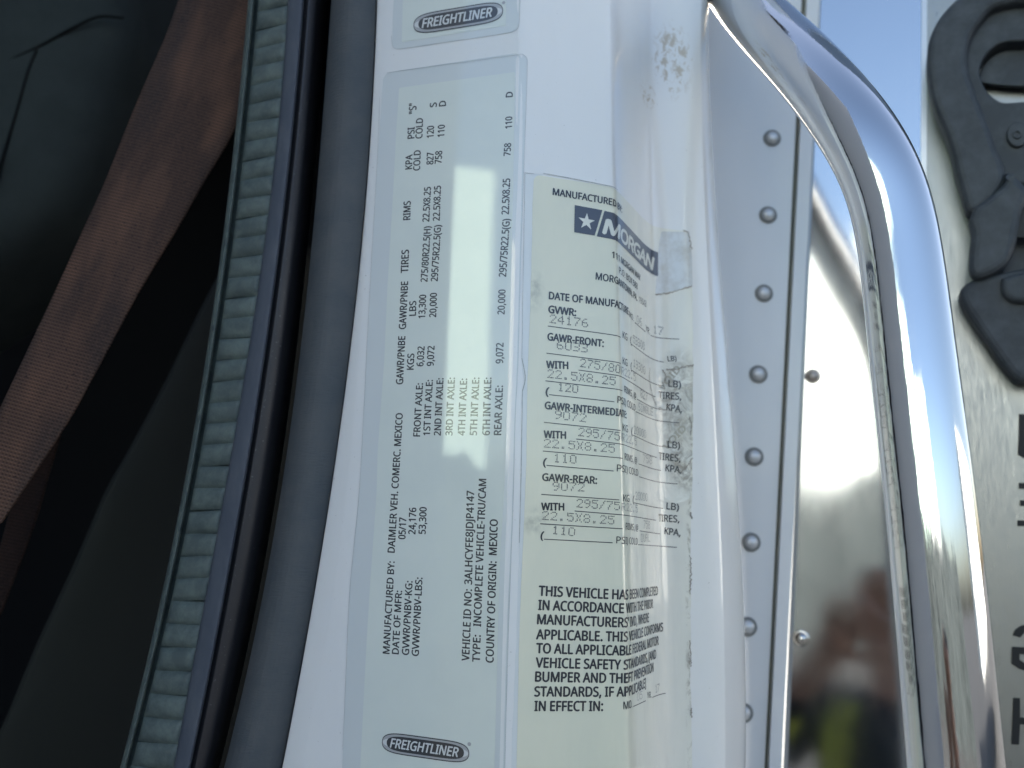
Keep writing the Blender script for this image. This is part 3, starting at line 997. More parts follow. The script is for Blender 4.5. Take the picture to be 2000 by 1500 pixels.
for s, a, b in (("24176", (1074, 628 + 2), (1147, 639)), ("6033", (1088, 681), (1146, 688)), ("275/80", (1133, 716), (1209, 729)), ("22.5X8.25", (1069.5, 737), (1200.5, 752)),
                ("120", (1090, 763), (1127.5, 767)), ("9072", (1084, 817), (1143, 824)), ("295/75", (1130, 851), (1209, 860)), ("22.5X8.25", (1063, 873), (1199, 883.5)),
                ("110", (1082, 902), (1124, 904.8)), ("9072", (1080, 957), (1140, 959)), ("295/75", (1126.6, 990), (1209, 996)), ("22.5X8.25", (1059, 1014), (1198, 1023.5)),
                ("110", (1078.5, 1042), (1121, 1046.4))):
    put_dots(PILLAR, s, a, b, 15, M_TYPED, label3)
for s, a, b in (("06", (1243, 631), (1252, 637)), ("17", (1276, 650), (1294, 654)), ("53300", (1235.5, 669), (1257.6, 684)), ("13300", (1236, 715), (1258.5, 731)),
                ("R22.5", (1213, 731), (1240, 744)), ("827", (1250, 775), (1263, 782)), ("SINGLE", (1246, 801), (1274, 812)), ("20000", (1237, 846), (1260, 855)),
                ("R22.5", (1214, 861), (1242, 870)), ("758", (1255, 902), (1272, 906)), ("20000", (1240, 975), (1263, 978)), ("R22.5", (1214, 996.5), (1244, 1000.5)),
                ("758", (1256, 1031), (1268, 1032.5)), ("DUAL", (1251, 1057.4), (1268, 1057)), ("05", (1243, 1368), (1252.7, 1364)), ("17", (1279, 1352), (1286, 1349.5))):
    o = put_dots(PILLAR, s, a, b, 14, M_TYPED_PALE, label3)
    o['label'] = "pale faded typed entry"


def quad_print(surf, tl, tr, br, bl, m, parent, name, off, n=26, rnd=0.0):
    q = [surf.uz(*p) for p in (tl, tr, br, bl)]
    s = np.linspace(0, 1, n)
    if rnd:
        s = np.unique(np.concatenate(([0, 0.006, 0.014, 0.03, 0.06], s, [0.94, 0.97, 0.986, 0.994, 1])))
    rows = []
    for t in np.linspace(0, 1, 5):
        rows.append(q[0] * (1 - t) + q[3] * t + s[:, None] * ((q[1] * (1 - t) + q[2] * t) - (q[0] * (1 - t) + q[3] * t)))
    G = np.array(rows)
    P = surf.at(G[..., 0].ravel(), G[..., 1].ravel(), off).reshape(G.shape[0], -1, 3)
    b = MB(); b.grid(P[::-1])
    return b.build(name, m, parent, smooth=False)


maker = quad_print(PILLAR, (1122, 401), (1176, 411), (1161, 460.5), (1121, 454), M_NAVY, label3, "maker_logo", OFF3, 10)
quad_print(PILLAR, (1180, 412.4), (1284.6, 493), (1284.6, 540), (1165, 462), M_NAVY, maker, "navy_band", OFF3, 110)
sc_ = PILLAR.uz(1145, 433.5)
star = [sc_ + (0.0047 if k % 2 == 0 else 0.0018) * np.array((math.sin(k * math.pi / 5 + 0.05), math.cos(k * math.pi / 5 + 0.05))) for k in range(10)]
fill_poly(PILLAR, star, OFF3 + 0.00008, M_CREAM_PRINT, maker, "star")
put_text(PILLAR, "MORGAN", (1177, 456), (1276, 529), (1177, 428), M_CREAM_PRINT, maker, bold=0.022, shear=0.16, off=OFF3 + 0.00008, spacing=0.92)
put_text(PILLAR, "VOID", (1301, 880), (1341, 838), (1296, 868), M_VOID, label3, bold=0.03, off=0.00030, name="ghost_lettering", label="faint diagonal grey wording showing through the tear")
put_text(PILLAR, "VOID", (1294, 765), (1330, 722), (1288, 752), M_VOID, label3, bold=0.02, off=0.00030, name="ghost_lettering", label="faint diagonal grey wording near the upper tear")
# peeled flap of clear film at the upper corner and the torn edges
fl = sheet(PILLAR, [(1291, 452), (1284, 500), (1280, 575)], [(1345, 453), (1351, 500), (1352, 561)], M_FLAP, label3, "peeled_flap", r=0.0012, base=0.0002, top=0.00034, rows=14, jl=0.0002)
def grime_line(pts, w=0.0005, off=0.0005, jit=0.00025, n=24, even=0.3):
    q = np.array([PILLAR.uz(*p) for p in pts])
    q = spline(q, n) + rng.normal(0, jit, (n, 2))
    rows = []
    ww = (w if w < 0.0009 else 0.55 * w) * rng.uniform(even, 2.0 - even - 0.4, n)
    t = np.gradient(q, axis=0); t /= np.linalg.norm(t, axis=1)[:, None]
    nrm = np.stack((-t[:, 1], t[:, 0]), -1)
    for s in (-1, 1):
        rows.append(PILLAR.at(*(q + s * nrm * ww[:, None] / 2).T, off))
    b = MB(); b.grid(np.array(rows))
    return b
for pts, w in (([(1280, 575), (1305, 573), (1330, 566), (1351, 560)], 0.0008), ([(1333, 450), (1343, 455), (1347, 470), (1350, 487)], 0.0007),
               ([(1300, 722), (1318, 722), (1335, 717), (1353, 713)], 0.0016), ([(1292, 722), (1300, 735), (1296, 748)], 0.0018), ([(1268, 718), (1267, 740), (1272, 770), (1279, 790)], 0.0007),
               ([(1345, 815), (1350, 830), (1347, 850)], 0.0012), ([(1329, 922), (1340, 912), (1352, 893)], 0.0012), ([(1285, 796), (1300, 800), (1306, 790)], 0.0010),
               ([(1348, 1000), (1351, 1012)], 0.0012), ([(1347, 1085), (1349, 1120), (1347, 1160)], 0.0007), ([(1347, 1250), (1349, 1300)], 0.0006), ([(1349, 1383), (1350, 1400)], 0.0012)):
    g_ = grime_line(pts, w)
    g_.build("torn_edge_grime", M_GRIME, label3)
# thin grey lines along the edges of the clear films
M_RIM = mat("grey_film_edge_line", (0.36, 0.38, 0.38), 0.7)
for lab, pts, w in ((label1, [(756, 143.5), (764, 141.8), (830, 132.4), (900, 122.8), (960, 114.6), (1012, 107.4)], 0.00022), (label1, [(1012, 107.4), (1022, 108), (1029, 115), (1030, 130)], 0.00022),
                    (label1, [(1030, 130), (1024, 300), (1017, 500), (1012, 700), (1006, 820), (1002, 980), (994, 1200), (990, 1340), (986, 1500)], 0.00016),
                    (label1, [(742, 190), (738, 300), (730, 440), (719, 640), (712, 780), (702, 960), (684, 1150), (677, 1300), (670, 1465)], 0.00016),
                    (label2, [(765, 70), (767, 90), (776, 96), (800, 94), (880, 82), (960, 70), (1000, 63), (1011, 56), (1014, 44), (1016, 0)], 0.00022),
                    (label3, [(1061, 339), (1100, 346), (1146, 355), (1187, 363), (1206, 372)], 0.0004), (label3, [(1025, 338), (1043, 340)], 0.0003), (label3, [(1025, 338), (1021, 560), (1019, 700)], 0.0002),
                    (label3, [(1019, 700), (1025, 730), (1025, 745), (1020, 764)], 0.0005), (label3, [(1020, 764), (1018, 900), (1014, 1060)], 0.00035)):
    grime_line(pts, w, 0.00033, 0.00001, 60, 0.6).build("film_edge_line", M_RIM, lab)
flush_text()

# ------------------------------------------------------------------ charcoal trim and ribbed door seal
S_BEAD = [(483, 0), (478, 87), (469, 175), (458, 245), (441, 385), (428, 515), (413, 640), (395, 745), (371, 885), (349, 1000), (329, 1080), (301, 1220), (270, 1360), (234, 1500)]
S_RIBR = [(562, 0), (553, 140), (535, 297), (521, 437), (508, 530), (497, 605), (479, 745), (458, 850), (437, 955), (420, 1062), (385, 1237), (367, 1342), (340, 1500)]
S_LIP = [(592, 0), (574, 175), (563, 315), (541, 495), (521, 675), (490, 850), (465, 1010), (437, 1150), (402, 1325), (371, 1500)]
S_GROOVE = [(628, 0), (617, 175), (605, 340), (586, 500), (570, 660), (554, 815), (521, 1025), (481, 1220), (450, 1370), (418, 1500)]
S_TRIM = [(645, 0), (634, 175), (620, 340), (603, 500), (588, 660), (570, 815), (537, 1025), (500, 1220), (466, 1370), (436, 1500)]

def trim_station(f):
    """one long line of the trim strip, a fraction f of the way from the groove to the white pillar"""
    out = []
    ta, tb = np.array(S_TRIM, float), np.array(E_LEFT[1:], float)
    for y in np.linspace(0, 1500, 13):
        xa, xb = np.interp(y, ta[:, 1], ta[:, 0]) - 2, np.interp(y, tb[:, 1], tb[:, 0])
        Yb = on_face([(xb, y)], 0.0018)[0][1] + 0.005
        Y = 0.4098 + 0.0135 * (1 - f) ** 4.5
        Y = Y + (Yb - 0.4098) * f ** 2.0
        out.append(at(xa + (xb + 4 - xa) * f, y, Y))
    return out


TRIM = Swept([(pushed(trim_station(0.0), 0.03), None, 0.0)] + [(trim_station(f), None, 0.004) for f in np.linspace(0, 1, 12)] + [(pushed(trim_station(1.0), 0.02), None, 0.0)], passes=3)
trim = thing("door_opening_trim", "charcoal grained trim strip between the ribbed seal and the white pillar", "trim strip", at(640, 800, 0.41))
TRIM.mesh("grained_skin", M_TRIM, trim)

seal = thing("ribbed_door_seal", "dusty green grey ribbed rubber seal curving down the dark door opening", "door seal", at(460, 800, 0.42))
BULB = Swept([
    (shifted(S_LIP, -14), 0.432, 0.0),
    (shifted(S_LIP, 2), 0.4185, 0.003),
    (shifted(S_LIP, 22), 0.4170, 0.004),
    (shifted(S_GROOVE, -6), 0.4270, 0.004),
    (shifted(S_GROOVE, 10), 0.452, 0.0),
])
BULB.mesh("bulb", M_BULB, seal)
LIP = Swept([
    (shifted(S_RIBR, -8), 0.436, 0.0),
    (shifted(S_RIBR, 1), 0.4155, 0.0015),
    (shifted(S_LIP, -5), 0.4135, 0.0015),
    (shifted(S_LIP, 2), 0.4140, 0.0012),
    (shifted(S_LIP, 6), 0.430, 0.0),
])
LIP.mesh("smooth_lip", M_LIP, seal)
BEAD = Swept([
    (shifted(S_BEAD, 3), 0.470, 0.0),
    (shifted(S_BEAD, 0), 0.4270, 0.002),
    (shifted(S_BEAD, 6), 0.4215, 0.0022),
    (shifted(S_BEAD, 13), 0.4225, 0.002),
    (shifted(S_BEAD, 16), 0.440, 0.0),
])
BEAD.mesh("edge_bead", M_RIB, seal)
BACK = Swept([
    (shifted(S_BEAD, 12), 0.4310, 0.0),
    (shifted(S_RIBR, 4), 0.4245, 0.0),
], passes=0)
BACK.mesh("backing_strip", M_RIB, seal)
# every rib of the seal is a cushion of its own between two grooves
zr_top, zr_bot = at(545, -330, 0.419)[2], at(200, 1850, 0.419)[2]
fl_, fr_ = edge_curve(shifted(S_BEAD, 17), 0.4225), edge_curve(S_RIBR, 0.4160)
pitch = (at(530, 50, 0.419)[2] - at(530, 425, 0.419)[2]) / 10.0
n_rib = int((zr_top - zr_bot) / pitch) + 1
for k in range(n_rib):
    z1 = zr_top - k * pitch + random.uniform(-0.0004, 0.0004)
    z0 = z1 - pitch
    rows = []
    hgt = 0.0020 * random.uniform(0.85, 1.15)
    tl = random.uniform(-0.0010, 0.0010)
    for t, lift in ((0, 0.0), (0.05, 0.22), (0.12, 0.55), (0.22, 0.85), (0.36, 1.0), (0.5, 1.04), (0.66, 1.0), (0.80, 0.82), (0.90, 0.5), (0.96, 0.2), (1, 0.0)):
        z = z0 + (z1 - z0) * t
        xl, xr = float(fl_(z)), float(fr_(z))
        row = []
        for s, ls in ((0, -0.3), (0.04, 0.7), (0.15, 1.0), (0.5, 1.05), (0.85, 1.0), (0.97, 0.7), (1, -0.3)):
            Y = 0.4255 + (0.4185 - 0.4255) * s - hgt * (lift if ls > 0 else min(lift, 0)) * max(ls, 0)
            row.append((xl + (xr - xl) * s, Y, z + tl * (s - 0.5) + 0.0012 * s))
        rows.append(row)
    b = MB(); b.grid(np.array(rows))
    b.build("rib", M_RIB, seal)

# ------------------------------------------------------------------ cab interior
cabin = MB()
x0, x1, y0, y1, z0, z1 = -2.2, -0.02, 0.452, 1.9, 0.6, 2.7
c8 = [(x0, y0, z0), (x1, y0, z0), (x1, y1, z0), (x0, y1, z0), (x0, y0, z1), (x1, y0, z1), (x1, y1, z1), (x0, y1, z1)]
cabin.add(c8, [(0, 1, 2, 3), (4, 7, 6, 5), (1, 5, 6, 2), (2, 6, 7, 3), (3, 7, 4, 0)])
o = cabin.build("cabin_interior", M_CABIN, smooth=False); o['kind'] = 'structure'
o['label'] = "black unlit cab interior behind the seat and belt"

# seat: a padded backrest with a rounded side bolster, and the vinyl side below
seat = thing("driver_seat", "dark grey cloth truck seat with curved stitched seams in the shade", "seat", at(120, 500, 0.72))


def pad(outline, Y, depth, bulge, m, parent, name, n=40, px_round=0.02):
    """upholstered pad: outline of pixels at depth Y, domed towards the door, with thickness behind"""
    P = np.array([at(x, y, Y) for x, y in outline])[:, (0, 2)]
    n0 = len(P)
    P = spline(np.vstack((P, P, P, P[:1])), 361)[120:240]
    cen = P.mean(0)
    rings = []
    for s, d in ((1.0, depth), (1.0, 0.012), (0.985, 0.004), (0.95, -0.3 * bulge), (0.85, -0.65 * bulge), (0.65, -0.88 * bulge), (0.35, -0.98 * bulge), (0.0, -bulge)):
        q = cen + (P - cen) * s
        rings.append(np.stack((q[:, 0], np.full(len(q), Y + d), q[:, 1]), -1))
    b = MB(); b.grid(np.array(rings), close=True)
    return b.build(name, m, parent), P, cen


pad([(-900, -600), (-300, -650), (235, -500), (268, -200), (266, 35), (250, 120), (227, 190), (190, 300), (140, 402), (60, 475), (-60, 560), (-400, 760), (-900, 900)],
    0.66, 0.12, 0.022, M_SEAT, seat, "backrest")


def seam(pts, Y, w=0.0013):
    P = spline([at(x, y, Y) for x, y in pts], 40)
    b = MB(); b.grid(tube(P, w, 8), close=True)
    return b.build("seam", M_SEAM, seat)


seam([(-40, 143), (0, 126), (70, 94), (140, 56), (192, 33), (241, 35)], 0.640)
seam([(72, 98), (55, 140), (35, 210), (14, 280), (-10, 360)], 0.640)
pad([(430, 520), (320, 740), (252, 867), (206, 948), (172, 1025), (133, 1115), (63, 1265), (0, 1416), (-80, 1600), (-100, 1900), (620, 1900), (720, 1300), (700, 700), (600, 480), (500, 440)],
    0.60, 0.15, 0.006, M_SIDE, seat, "side_cover")

# seat belt: woven webbing with pin holes between the ribs of the weave
nt = NT(M_BELT)
belt_dir = (at(128, 525, 0.45) - at(350, 0, 0.46))
ang = math.atan2(belt_dir[0], -belt_dir[2])
v = nt.mapping(nt.pos, rot=(0, ang, 0))


def weave(nt, ang, base, light):
    v = nt.mapping(nt.pos, rot=(0, ang, 0))
    xyz = nt.n("ShaderNodeSeparateXYZ"); nt.link(v, xyz.inputs[0])
    along = nt.math('SINE', nt.math('MULTIPLY', xyz.outputs[2], 2 * math.pi / 0.0021), 0)
    across = nt.math('SINE', nt.math('MULTIPLY', xyz.outputs[0], 2 * math.pi / 0.0022), 0)
    w = nt.math('ADD', nt.math('MULTIPLY', along, 0.6), nt.math('MULTIPLY', nt.math('MULTIPLY', along, across), 0.6))
    big = nt.noise(46, 3, 0.5, vec=nt.mapping(v, scale=(1.0, 1.0, 0.32)))
    c = nt.mix(nt.rng(big, 0.40, 0.68), base, light)
    c = nt.mix(nt.rng(nt.noise(30, 3, 0.5, vec=nt.mapping(v, scale=(1.0, 1.0, 0.25))), 0.48, 0.66, 0, 0.75), c, (base[0] * 0.42, base[1] * 0.62, base[2] * 0.85))
    c = nt.mix(nt.rng(w, -0.9, 0.6, 0.85, 0.0), c, (base[0] * 0.16, base[1] * 0.16, base[2] * 0.17))
    c = nt.mix(nt.rng(nt.noise(900, 2, 0.5, vec=nt.mapping(v, scale=(1.0, 1.0, 0.5))), 0.45, 0.70, 0, 0.35), c, (base[0] * 1.6, base[1] * 1.6, base[2] * 1.6))
    vo = nt.n("ShaderNodeTexVoronoi")
    vo.inputs["Scale"].default_value = 120
    nt.link(nt.mapping(v, scale=(1.0, 0, 1.2)), vo.inputs["Vector"])
    vo.inputs["Randomness"].default_value = 0.25
    c = nt.mix(nt.rng(vo.outputs["Distance"], 0.06, 0.10, 0.75, 0.0), c, (0.01, 0.008, 0.008))
    nt.color(c)
    nt.bump(w, 0.5, 0.0006)


weave(nt, ang, (0.085, 0.047, 0.033), (0.215, 0.110, 0.068))
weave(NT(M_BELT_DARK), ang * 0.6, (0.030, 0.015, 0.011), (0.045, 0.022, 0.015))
belt = thing("seat_belt", "brown woven seat belt slanting across the dark cab opening", "seat belt", at(240, 500, 0.45))


def strap(left, right, Ys, m, name, thick=0.0014, curl=0.004):
    A = spline([at(x, y, Y) for (x, y), Y in zip(left, Ys)], 60)
    B = spline([at(x, y, Y) for (x, y), Y in zip(right, Ys)], 60)
    s = np.linspace(0, 1, 15)
    rows, back = [], []
    for k, (a, b) in enumerate(zip(A, B)):
        p = a + s[:, None] * (b - a)
        t = k / 59
        p[:, 1] -= curl * np.sin(np.pi * s) * (0.5 + 0.5 * math.sin(5 * t)) + 0.001 * np.sin(7 * t + 3 * s)
        q = p.copy(); q[:, 1] += thick
        rows.append(np.vstack((p, q[::-1])))
    bb = MB(); bb.grid(np.array(rows), close=True)
    return bb.build(name, m, belt)


strap([(378, -60), (350, 0), (325, 70), (290, 150), (245, 255), (203, 357), (157, 455), (100, 580), (42, 705), (-35, 870), (-140, 1090)],
      [(560, -60), (535, 0), (515, 80), (492, 160), (452, 262), (400, 352), (345, 450), (270, 575), (189, 724), (127, 832), (0, 1021)],
      [0.470, 0.470, 0.470, 0.468, 0.466, 0.463, 0.460, 0.456, 0.452, 0.449, 0.445], M_BELT, "webbing")
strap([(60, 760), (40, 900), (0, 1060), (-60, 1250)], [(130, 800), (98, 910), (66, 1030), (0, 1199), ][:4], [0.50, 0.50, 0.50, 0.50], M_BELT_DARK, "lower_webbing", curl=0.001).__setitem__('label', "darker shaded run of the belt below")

# ------------------------------------------------------------------ riveted white panel behind the pillar
YP = 0.560
riv = thing("riveted_panel", "white painted sheet with a column of dull rivets behind the pillar", "panel", at(1470, 800, YP))


def plane_strip(name, left, right, m, parent, YL, YR, thick=0.004, zlo=0.9, zhi=2.9):
    """upright sheet between two straight edges (two pixels each), with a folded thickness"""
    def line(pix, Y):
        a, b = at(*pix[0], Y), at(*pix[1], Y)
        return lambda z: a + (b - a) * ((z - a[2]) / (b[2] - a[2]))
    L, R = line(left, YL), line(right, YR)
    rows = []
    for z in np.linspace(zlo, zhi, 24):
        l, r = L(z), R(z)
        e = (r - l) / np.linalg.norm(r - l)
        n = np.array((e[1], -e[0], 0))
        if n[1] > 0:
            n = -n
        s = np.array((0, 0.02, 0.5, 0.98, 1))[:, None]
        front = l + s * (r - l)
        rows.append(np.vstack((l - n * thick, front, r - n * thick)))
    b = MB(); b.grid(np.array(rows))
    return b.build(name, m, parent, smooth=False), L, R


plane_strip("sheet", [(1362, 0), (1362, 1500)], [(1561, 100), (1493, 1500)], M_PANEL, riv, YP, YP)
plane_strip("seam_sealant", [(1556, 100), (1488, 1500)], [(1574, 100), (1506, 1500)], M_SEALANT, riv, YP + 0.003, YP + 0.003)
plane_strip("flange", [(1571, 100), (1502, 1500)], [(1596, 100), (1526, 1500)], M_PANEL, riv, YP - 0.004, YP - 0.005, thick=0.008)


def dome(r, h, lip, n=24):
    prof = [(1.0, 0.0), (1.0, 0.25 * lip), (0.93, lip), (0.78, lip), (0.66, lip * 0.9)]
    prof += [(0.66 * math.cos(a), lip * 0.9 + (h - lip * 0.9) * math.sin(a)) for a in np.linspace(0.12, math.pi / 2 - 0.02, 7)]
    ang = np.linspace(0, 2 * np.pi, n, endpoint=False)
    return np.array([np.stack((r * k * np.cos(ang), r * k * np.sin(ang), np.full(n, y)), -1) for k, y in prof])


def rivet_mesh(name, m, r=0.0060, h=0.0032, lip=0.0012):
    b = MB(); b.grid(dome(r, h, lip), close=True)
    o = b.build(name, m)
    if m is M_RIVET:                         # grime sits in the collar round the head
        o.data.materials.append(M_RIVET_RING)
        for p in o.data.polygons:
            if p.index // 24 < 4:
                p.material_index = 1
    return o


M_RIVET_RING = mat("grimy_rivet_collar", (0.20, 0.205, 0.20), 0.6)
rv0 = rivet_mesh("rivet", M_RIVET, 0.0066, 0.0036, 0.0013)
rme = rv0.data
bpy.data.objects.remove(rv0)


def put_rivet(parent, px, py, Y, normal, me, m=None, label=None, scale=1.0):
    o = bpy.data.objects.new("rivet", me)
    scene.collection.objects.link(o)
    o.parent = parent
    o.location = Vector(at(px, py, Y)) - Vector(parent['origin'])
    o.rotation_euler = Vector(normal).to_track_quat('Z', 'Y').to_euler()
    o.rotation_euler.rotate_axis('Z', random.uniform(0, 6))
    o.scale = (scale,) * 3
    if label:
        o['label'] = label
    return o


for px, py in ((1515, 118), (1508, 270), (1500, 420), (1492, 573), (1481, 731), (1473, 892), (1467, 1059), (1460, 1224), (1452, 1392)):
    put_rivet(riv, px, py, YP - 0.0002, (0, -1, 0), rme)

# ------------------------------------------------------------------ polished sheet beyond the seam, turned a little towards the door
TILT = math.radians(25)
A0 = at(1580, 600, 0.566)
nrm = np.array((-math.sin(TILT), -math.cos(TILT), 0.0))


def on_plane(px, py, P0, n):
    r = ray(px, py)
    t = ((P0 - np.array(CAM)) @ n) / (r @ n)
    return np.array(CAM) + r * t


def slab(outline, P0, n, thick, m, parent, name, rnd=0, hole=None, bevel=0.0006, lift=0.0):
    """plate with any outline standing on a tilted plane: front face, rounded edge, sides"""
    n = np.asarray(n)
    pts = [on_plane(x, y, P0, n) for x, y in outline]
    ex = np.cross((0, 0, 1.0), n); ex /= np.linalg.norm(ex)
    to2 = lambda p: ((p - P0) @ ex, p[2] - P0[2])
    to3 = lambda q, d: P0 + ex * q[0] + np.array((0, 0, 1.0)) * q[1] + n * d
    loops = [[to2(p) for p in pts]]
    if hole is not None:
        loops.append([to2(on_plane(x, y, P0, n)) for x, y in hole])
    cu = bpy.data.curves.new(name, 'CURVE')
    cu.dimensions = '2D'
    cu.fill_mode = 'BOTH'
    for lp in loops:
        sp = cu.splines.new('POLY')
        sp.points.add(len(lp) - 1)
        for k, q in enumerate(lp):
            sp.points[k].co = (q[0], q[1], 0, 1)
        sp.use_cyclic_u = True
    cu.extrude = thick / 2 - bevel
    cu.bevel_depth = bevel
    cu.bevel_resolution = 2
    cu.offset = -bevel
    o = bpy.data.objects.new(name, cu)
    scene.collection.objects.link(o)
    bpy.context.view_layer.update()
    me = bpy.data.meshes.new_from_object(o.evaluated_get(bpy.context.evaluated_depsgraph_get()))
    bpy.data.objects.remove(o); bpy.data.curves.remove(cu)
    me.materials.clear(); me.materials.append(m)
    M = Matrix.Identity(4)
    # curve x -> ex, y -> up, z -> n
    for r in range(3):
        M[r][0], M[r][1], M[r][2], M[r][3] = ex[r], (0, 0, 1)[r], n[r], (P0 + n * (lift + thick / 2))[r] - parent['origin'][r]
    me.transform(M)
    me.polygons.foreach_set('use_smooth', [False] * len(me.polygons))
    q = bpy.data.objects.new(name, me)
    scene.collection.objects.link(q)
    q.parent = parent
    return q


def up_sheet(name, pxl, pxr, P0, n, m, parent, zlo=0.9, zhi=2.9, thick=0.006, wave=0.0):
    """upright sheet on a tilted plane between two straight edges"""
    def line(pix):
        a, b = on_plane(*pix[0], P0, n), on_plane(*pix[1], P0, n)
        return lambda z: a + (b - a) * ((z - a[2]) / (b[2] - a[2]))
    L, R = line(pxl), line(pxr)
    rows = []
    for z in np.linspace(zlo, zhi, 60):
        l, r = L(z), R(z)
        s = np.linspace(0, 1, 13)[:, None]
        f = l + s * (r - l)
        rows.append(np.vstack((l - n * thick, f, r - n * thick)))
    b = MB(); b.grid(np.array(rows))
    return b.build(name, m, parent, smooth=False)


steel = thing("polished_steel_panel", "mirror polished steel sheet reflecting the curved grab handle", "panel", at(1680, 800, 0.55))
up_sheet("mirror_sheet", [(1568, 100), (1500, 1500)], [(1803, 0), (1795, 1500)], A0, nrm, M_POLISHED, steel)
rs = rivet_mesh("rivet", M_RIVET_STEEL, 0.0058, 0.0034, 0.0006); rsm = rs.data; bpy.data.objects.remove(rs)
rr = rivet_mesh("rivet", M_RIVET_RUST, 0.0054, 0.0032, 0.0006); rrm = rr.data; bpy.data.objects.remove(rr)
for px, py, me, lb in ((1587, 735, rrm, "brown stained rivet"), (1565, 1247, rsm, "shiny domed rivet")):
    P = on_plane(px, py, A0, nrm)
    put_rivet(steel, px, py, P[1], nrm, me, label=lb)

# ------------------------------------------------------------------ brushed plate with the stacked lettering
A1 = on_plane(1806, 600, A0, nrm) + nrm * 0.006
plate = thing("lettered_steel_plate", "brushed steel plate with black reversed letters at the right picture edge", "plate", A1 + np.array((0.03, 0, -0.2)))
up_sheet("plate_edge", [(1801, 0), (1792, 1500)], [(1812, 0), (1806, 1500)], A1, nrm, M_EDGE, plate)
up_sheet("brushed_sheet", [(1811, 0), (1805, 1500)], [(2320, 0), (2320, 1500)], A1 + nrm * 0.001, nrm, M_BRUSHED, plate)
A2 = A1 + nrm * 0.0012


def cut(outline, name="letter"):
    return slab(outline, A2, nrm, 0.0012, M_LETTER_CUT, plate, name, bevel=0.0002)


cut([(1990, 809), (2050, 809), (2050, 897), (2032, 897), (2032, 866), (2018, 866), (2004, 897), (1984 + 4, 888), (1990, 840)])
cut([(1990, 943), (2052, 945), (2052, 1029), (1987, 1027), (1987, 1016), (2036, 1018), (2036, 989), (1992, 988), (1992, 977), (2036, 978), (2036, 955), (1990, 954.5)])
cut([(2014, 1080), (2030, 1080), (2030, 1166), (2014, 1166)])
garc = [(1977, 1240), (1983, 1230), (1992, 1223), (2006, 1219), (2024, 1222), (2042, 1236), (2046, 1266), (2042, 1296), (2026, 1311), (2006, 1311), (1990, 1306), (1975, 1296), (1977, 1263), (2008, 1264), (2008, 1278),
        (1991, 1277), (1991, 1288), (2004, 1297), (2018, 1296), (2030, 1284), (2032, 1264), (2028, 1246), (2014, 1236), (2000, 1236), (1992, 1245)]
cut(garc)
cut([(1979, 1363), (1992, 1363), (1992, 1401), (2034, 1402), (2034, 1364), (2050, 1364), (2050, 1456), (2034, 1456), (2034, 1416), (1992, 1414), (1990, 1454), (1975, 1453)])

# ------------------------------------------------------------------ black rubber latch on the plate
latch = thing("rubber_hood_latch", "black rubber pull latch with looped handle mounted on the brushed plate", "latch", A1 + np.array((0.02, -0.02, 0.15)))
AL = A1 + nrm * 0.004
ring_out = [(2120, -8), (2000, -6), (1960, -5), (1928, 0), (1894, 10), (1866, 26), (1839, 53), (1822, 79), (1811, 110), (1808, 149), (1812, 190), (1820, 226), (1832, 257), (1846, 290), (1858, 329), (1864, 360), (1875, 396), (1886, 430),
            (1910, 428), (1935, 405), (1955, 375), (1955, 350), (1950, 334), (1938, 307), (1928, 276), (1914, 240), (1899, 199), (1887, 163), (1885, 127), (1894, 94), (1914, 65), (1933, 46), (1966, 36), (2000, 34), (2120, 34)]
ro = spline(ring_out, 150)
slab(ro, AL + nrm * 0.004, nrm, 0.020, M_RUBBER, latch, "loop_handle", bevel=0.0045)
face = spline([(2120, 28), (2000, 28), (1966, 30), (1930, 40), (1905, 60), (1888, 94), (1880, 127), (1882, 165), (1894, 205), (1908, 245), (1922, 280), (1934, 312), (1948, 345), (1975, 372), (2120, 380)], 90)
slot = spline([(2110, 101), (2040, 100), (2000, 101), (1957, 103), (1932, 116), (1914, 138), (1909, 160), (1914, 180), (1924, 198), (1938, 211), (1957, 219), (2000, 217), (2110, 216)], 70)
slab(face, AL + nrm * 0.001, nrm, 0.014, M_RUBBER, latch, "recessed_face", hole=slot, bevel=0.0012)
slab(spline([(2105, 103), (2000, 103), (1959, 105), (1934, 118), (1917, 139), (1912, 155), (1917, 166), (1960, 172), (2000, 174), (2105, 176)], 60), AL + nrm * 0.0015, nrm, 0.004, M_RUBBER, latch, "inner_wall", bevel=0.0006)
bt = [(1986 + 21 * math.cos(a), 267 + 24 * math.sin(a)) for a in np.linspace(0, 2 * np.pi, 33)[:-1]]
button = slab(bt, AL + nrm * 0.014, nrm, 0.004, M_RUBBER, latch, "stud", bevel=0.001)
bt2 = [(1986 + 9 * math.cos(a), 264 + 9 * math.sin(a)) for a in np.linspace(0, 2 * np.pi, 25)[:-1]]
bt3 = [(1986 + 5 * math.cos(a), 264 + 5 * math.sin(a)) for a in np.linspace(0, 2 * np.pi, 25)[:-1]]
slab(bt2, AL + nrm * 0.017, nrm, 0.0022, M_RUBBER, latch, "stud_mark", hole=bt3, bevel=0.0003)
hook = spline([(1896, 420), (1930, 396), (1955, 372), (1962, 352), (1990, 372), (2004, 390), (1998, 410), (1990, 430), (1984, 462), (1978, 492), (1966, 520), (1945, 540), (1915, 553), (1898, 550), (1890, 535), (1891, 500), (1894, 472), (1889, 446)], 120)
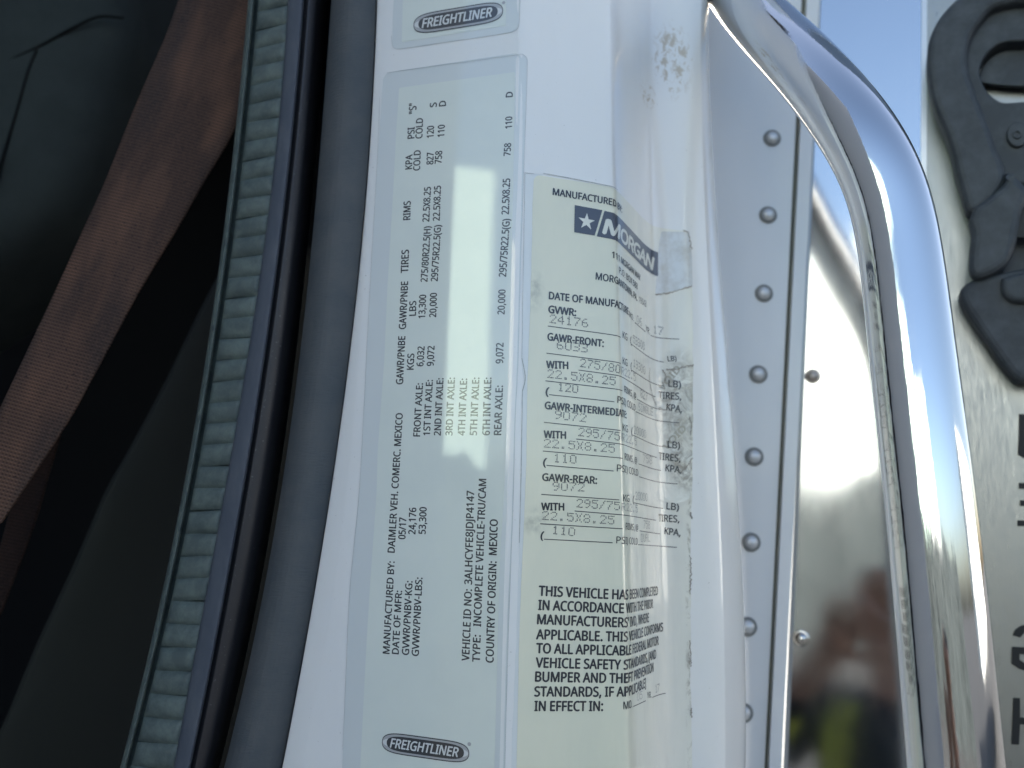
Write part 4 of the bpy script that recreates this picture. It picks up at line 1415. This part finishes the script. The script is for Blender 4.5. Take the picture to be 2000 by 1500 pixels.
slab(hook, AL + nrm * 0.010, nrm, 0.016, M_RUBBER, latch, "hook", bevel=0.005)
slab([(1940, 340), (2120, 352), (2120, 570), (1955, 570), (1935, 470)], AL + nrm * 0.0, nrm, 0.010, M_RUBBER, latch, "spine", bevel=0.002)
base = spline([(1900, 558), (1940, 548), (2000, 536), (2120, 520), (2140, 640), (2120, 770), (2000, 754), (1976, 746), (1950, 716), (1917, 668), (1894, 634), (1876, 604), (1871, 582), (1883, 566)], 120)
slab(base, AL + nrm * 0.0, nrm, 0.018, M_RUBBER, latch, "bracket", bevel=0.004)
slab(spline([(1954, 550), (2000, 540), (2120, 535), (2120, 600), (2000, 597), (1972, 594), (1955, 578), (1953, 560)], 60), AL + nrm * 0.014, nrm, 0.010, M_RUBBER, latch, "clasp", bevel=0.003)
slab([(1990, 404), (2120, 404), (2120, 466), (1984, 466)], AL + nrm * 0.020, nrm, 0.002, M_LETTER_CUT, latch, "slot_shadow_gap", bevel=0.0003).name = "slot_shadow_plate"  # black plate standing in for the shade inside the slot

# ------------------------------------------------------------------ chrome grab handle
HS = 1.15
RAD = 0.0155 * HS
cpts = [(1392, -90, 0.455), (1418, -40, 0.425), (1478, 37, 0.388), (1546, 103, 0.357), (1608, 170, 0.335), (1668, 247, 0.319), (1722, 338, 0.312), (1754, 448, 0.310), (1774, 633, 0.3055), (1796, 817, 0.3010),
        (1819, 1000, 0.2985), (1843, 1250, 0.2965), (1866, 1500, 0.2945), (1884, 1700, 0.293), (1906, 1980, 0.295), (1902, 2240, 0.325), (1850, 2330, 0.40), (1800, 2330, 0.46)]
path = spline([at(x, y, Y * HS) for x, y, Y in cpts], 320)
for _ in range(260):                      # one even bend, as a tube bender leaves it
    path[1:-1] = 0.5 * path[1:-1] + 0.25 * (path[:-2] + path[2:])
handle = thing("chrome_grab_handle", "bent chrome grab handle beside the white door pillar", "grab handle", at(1800, 900, 0.3))
hb = MB(); hb.grid(tube(path, RAD, 96), close=True)
hb.build("bar", M_CHROME, handle)
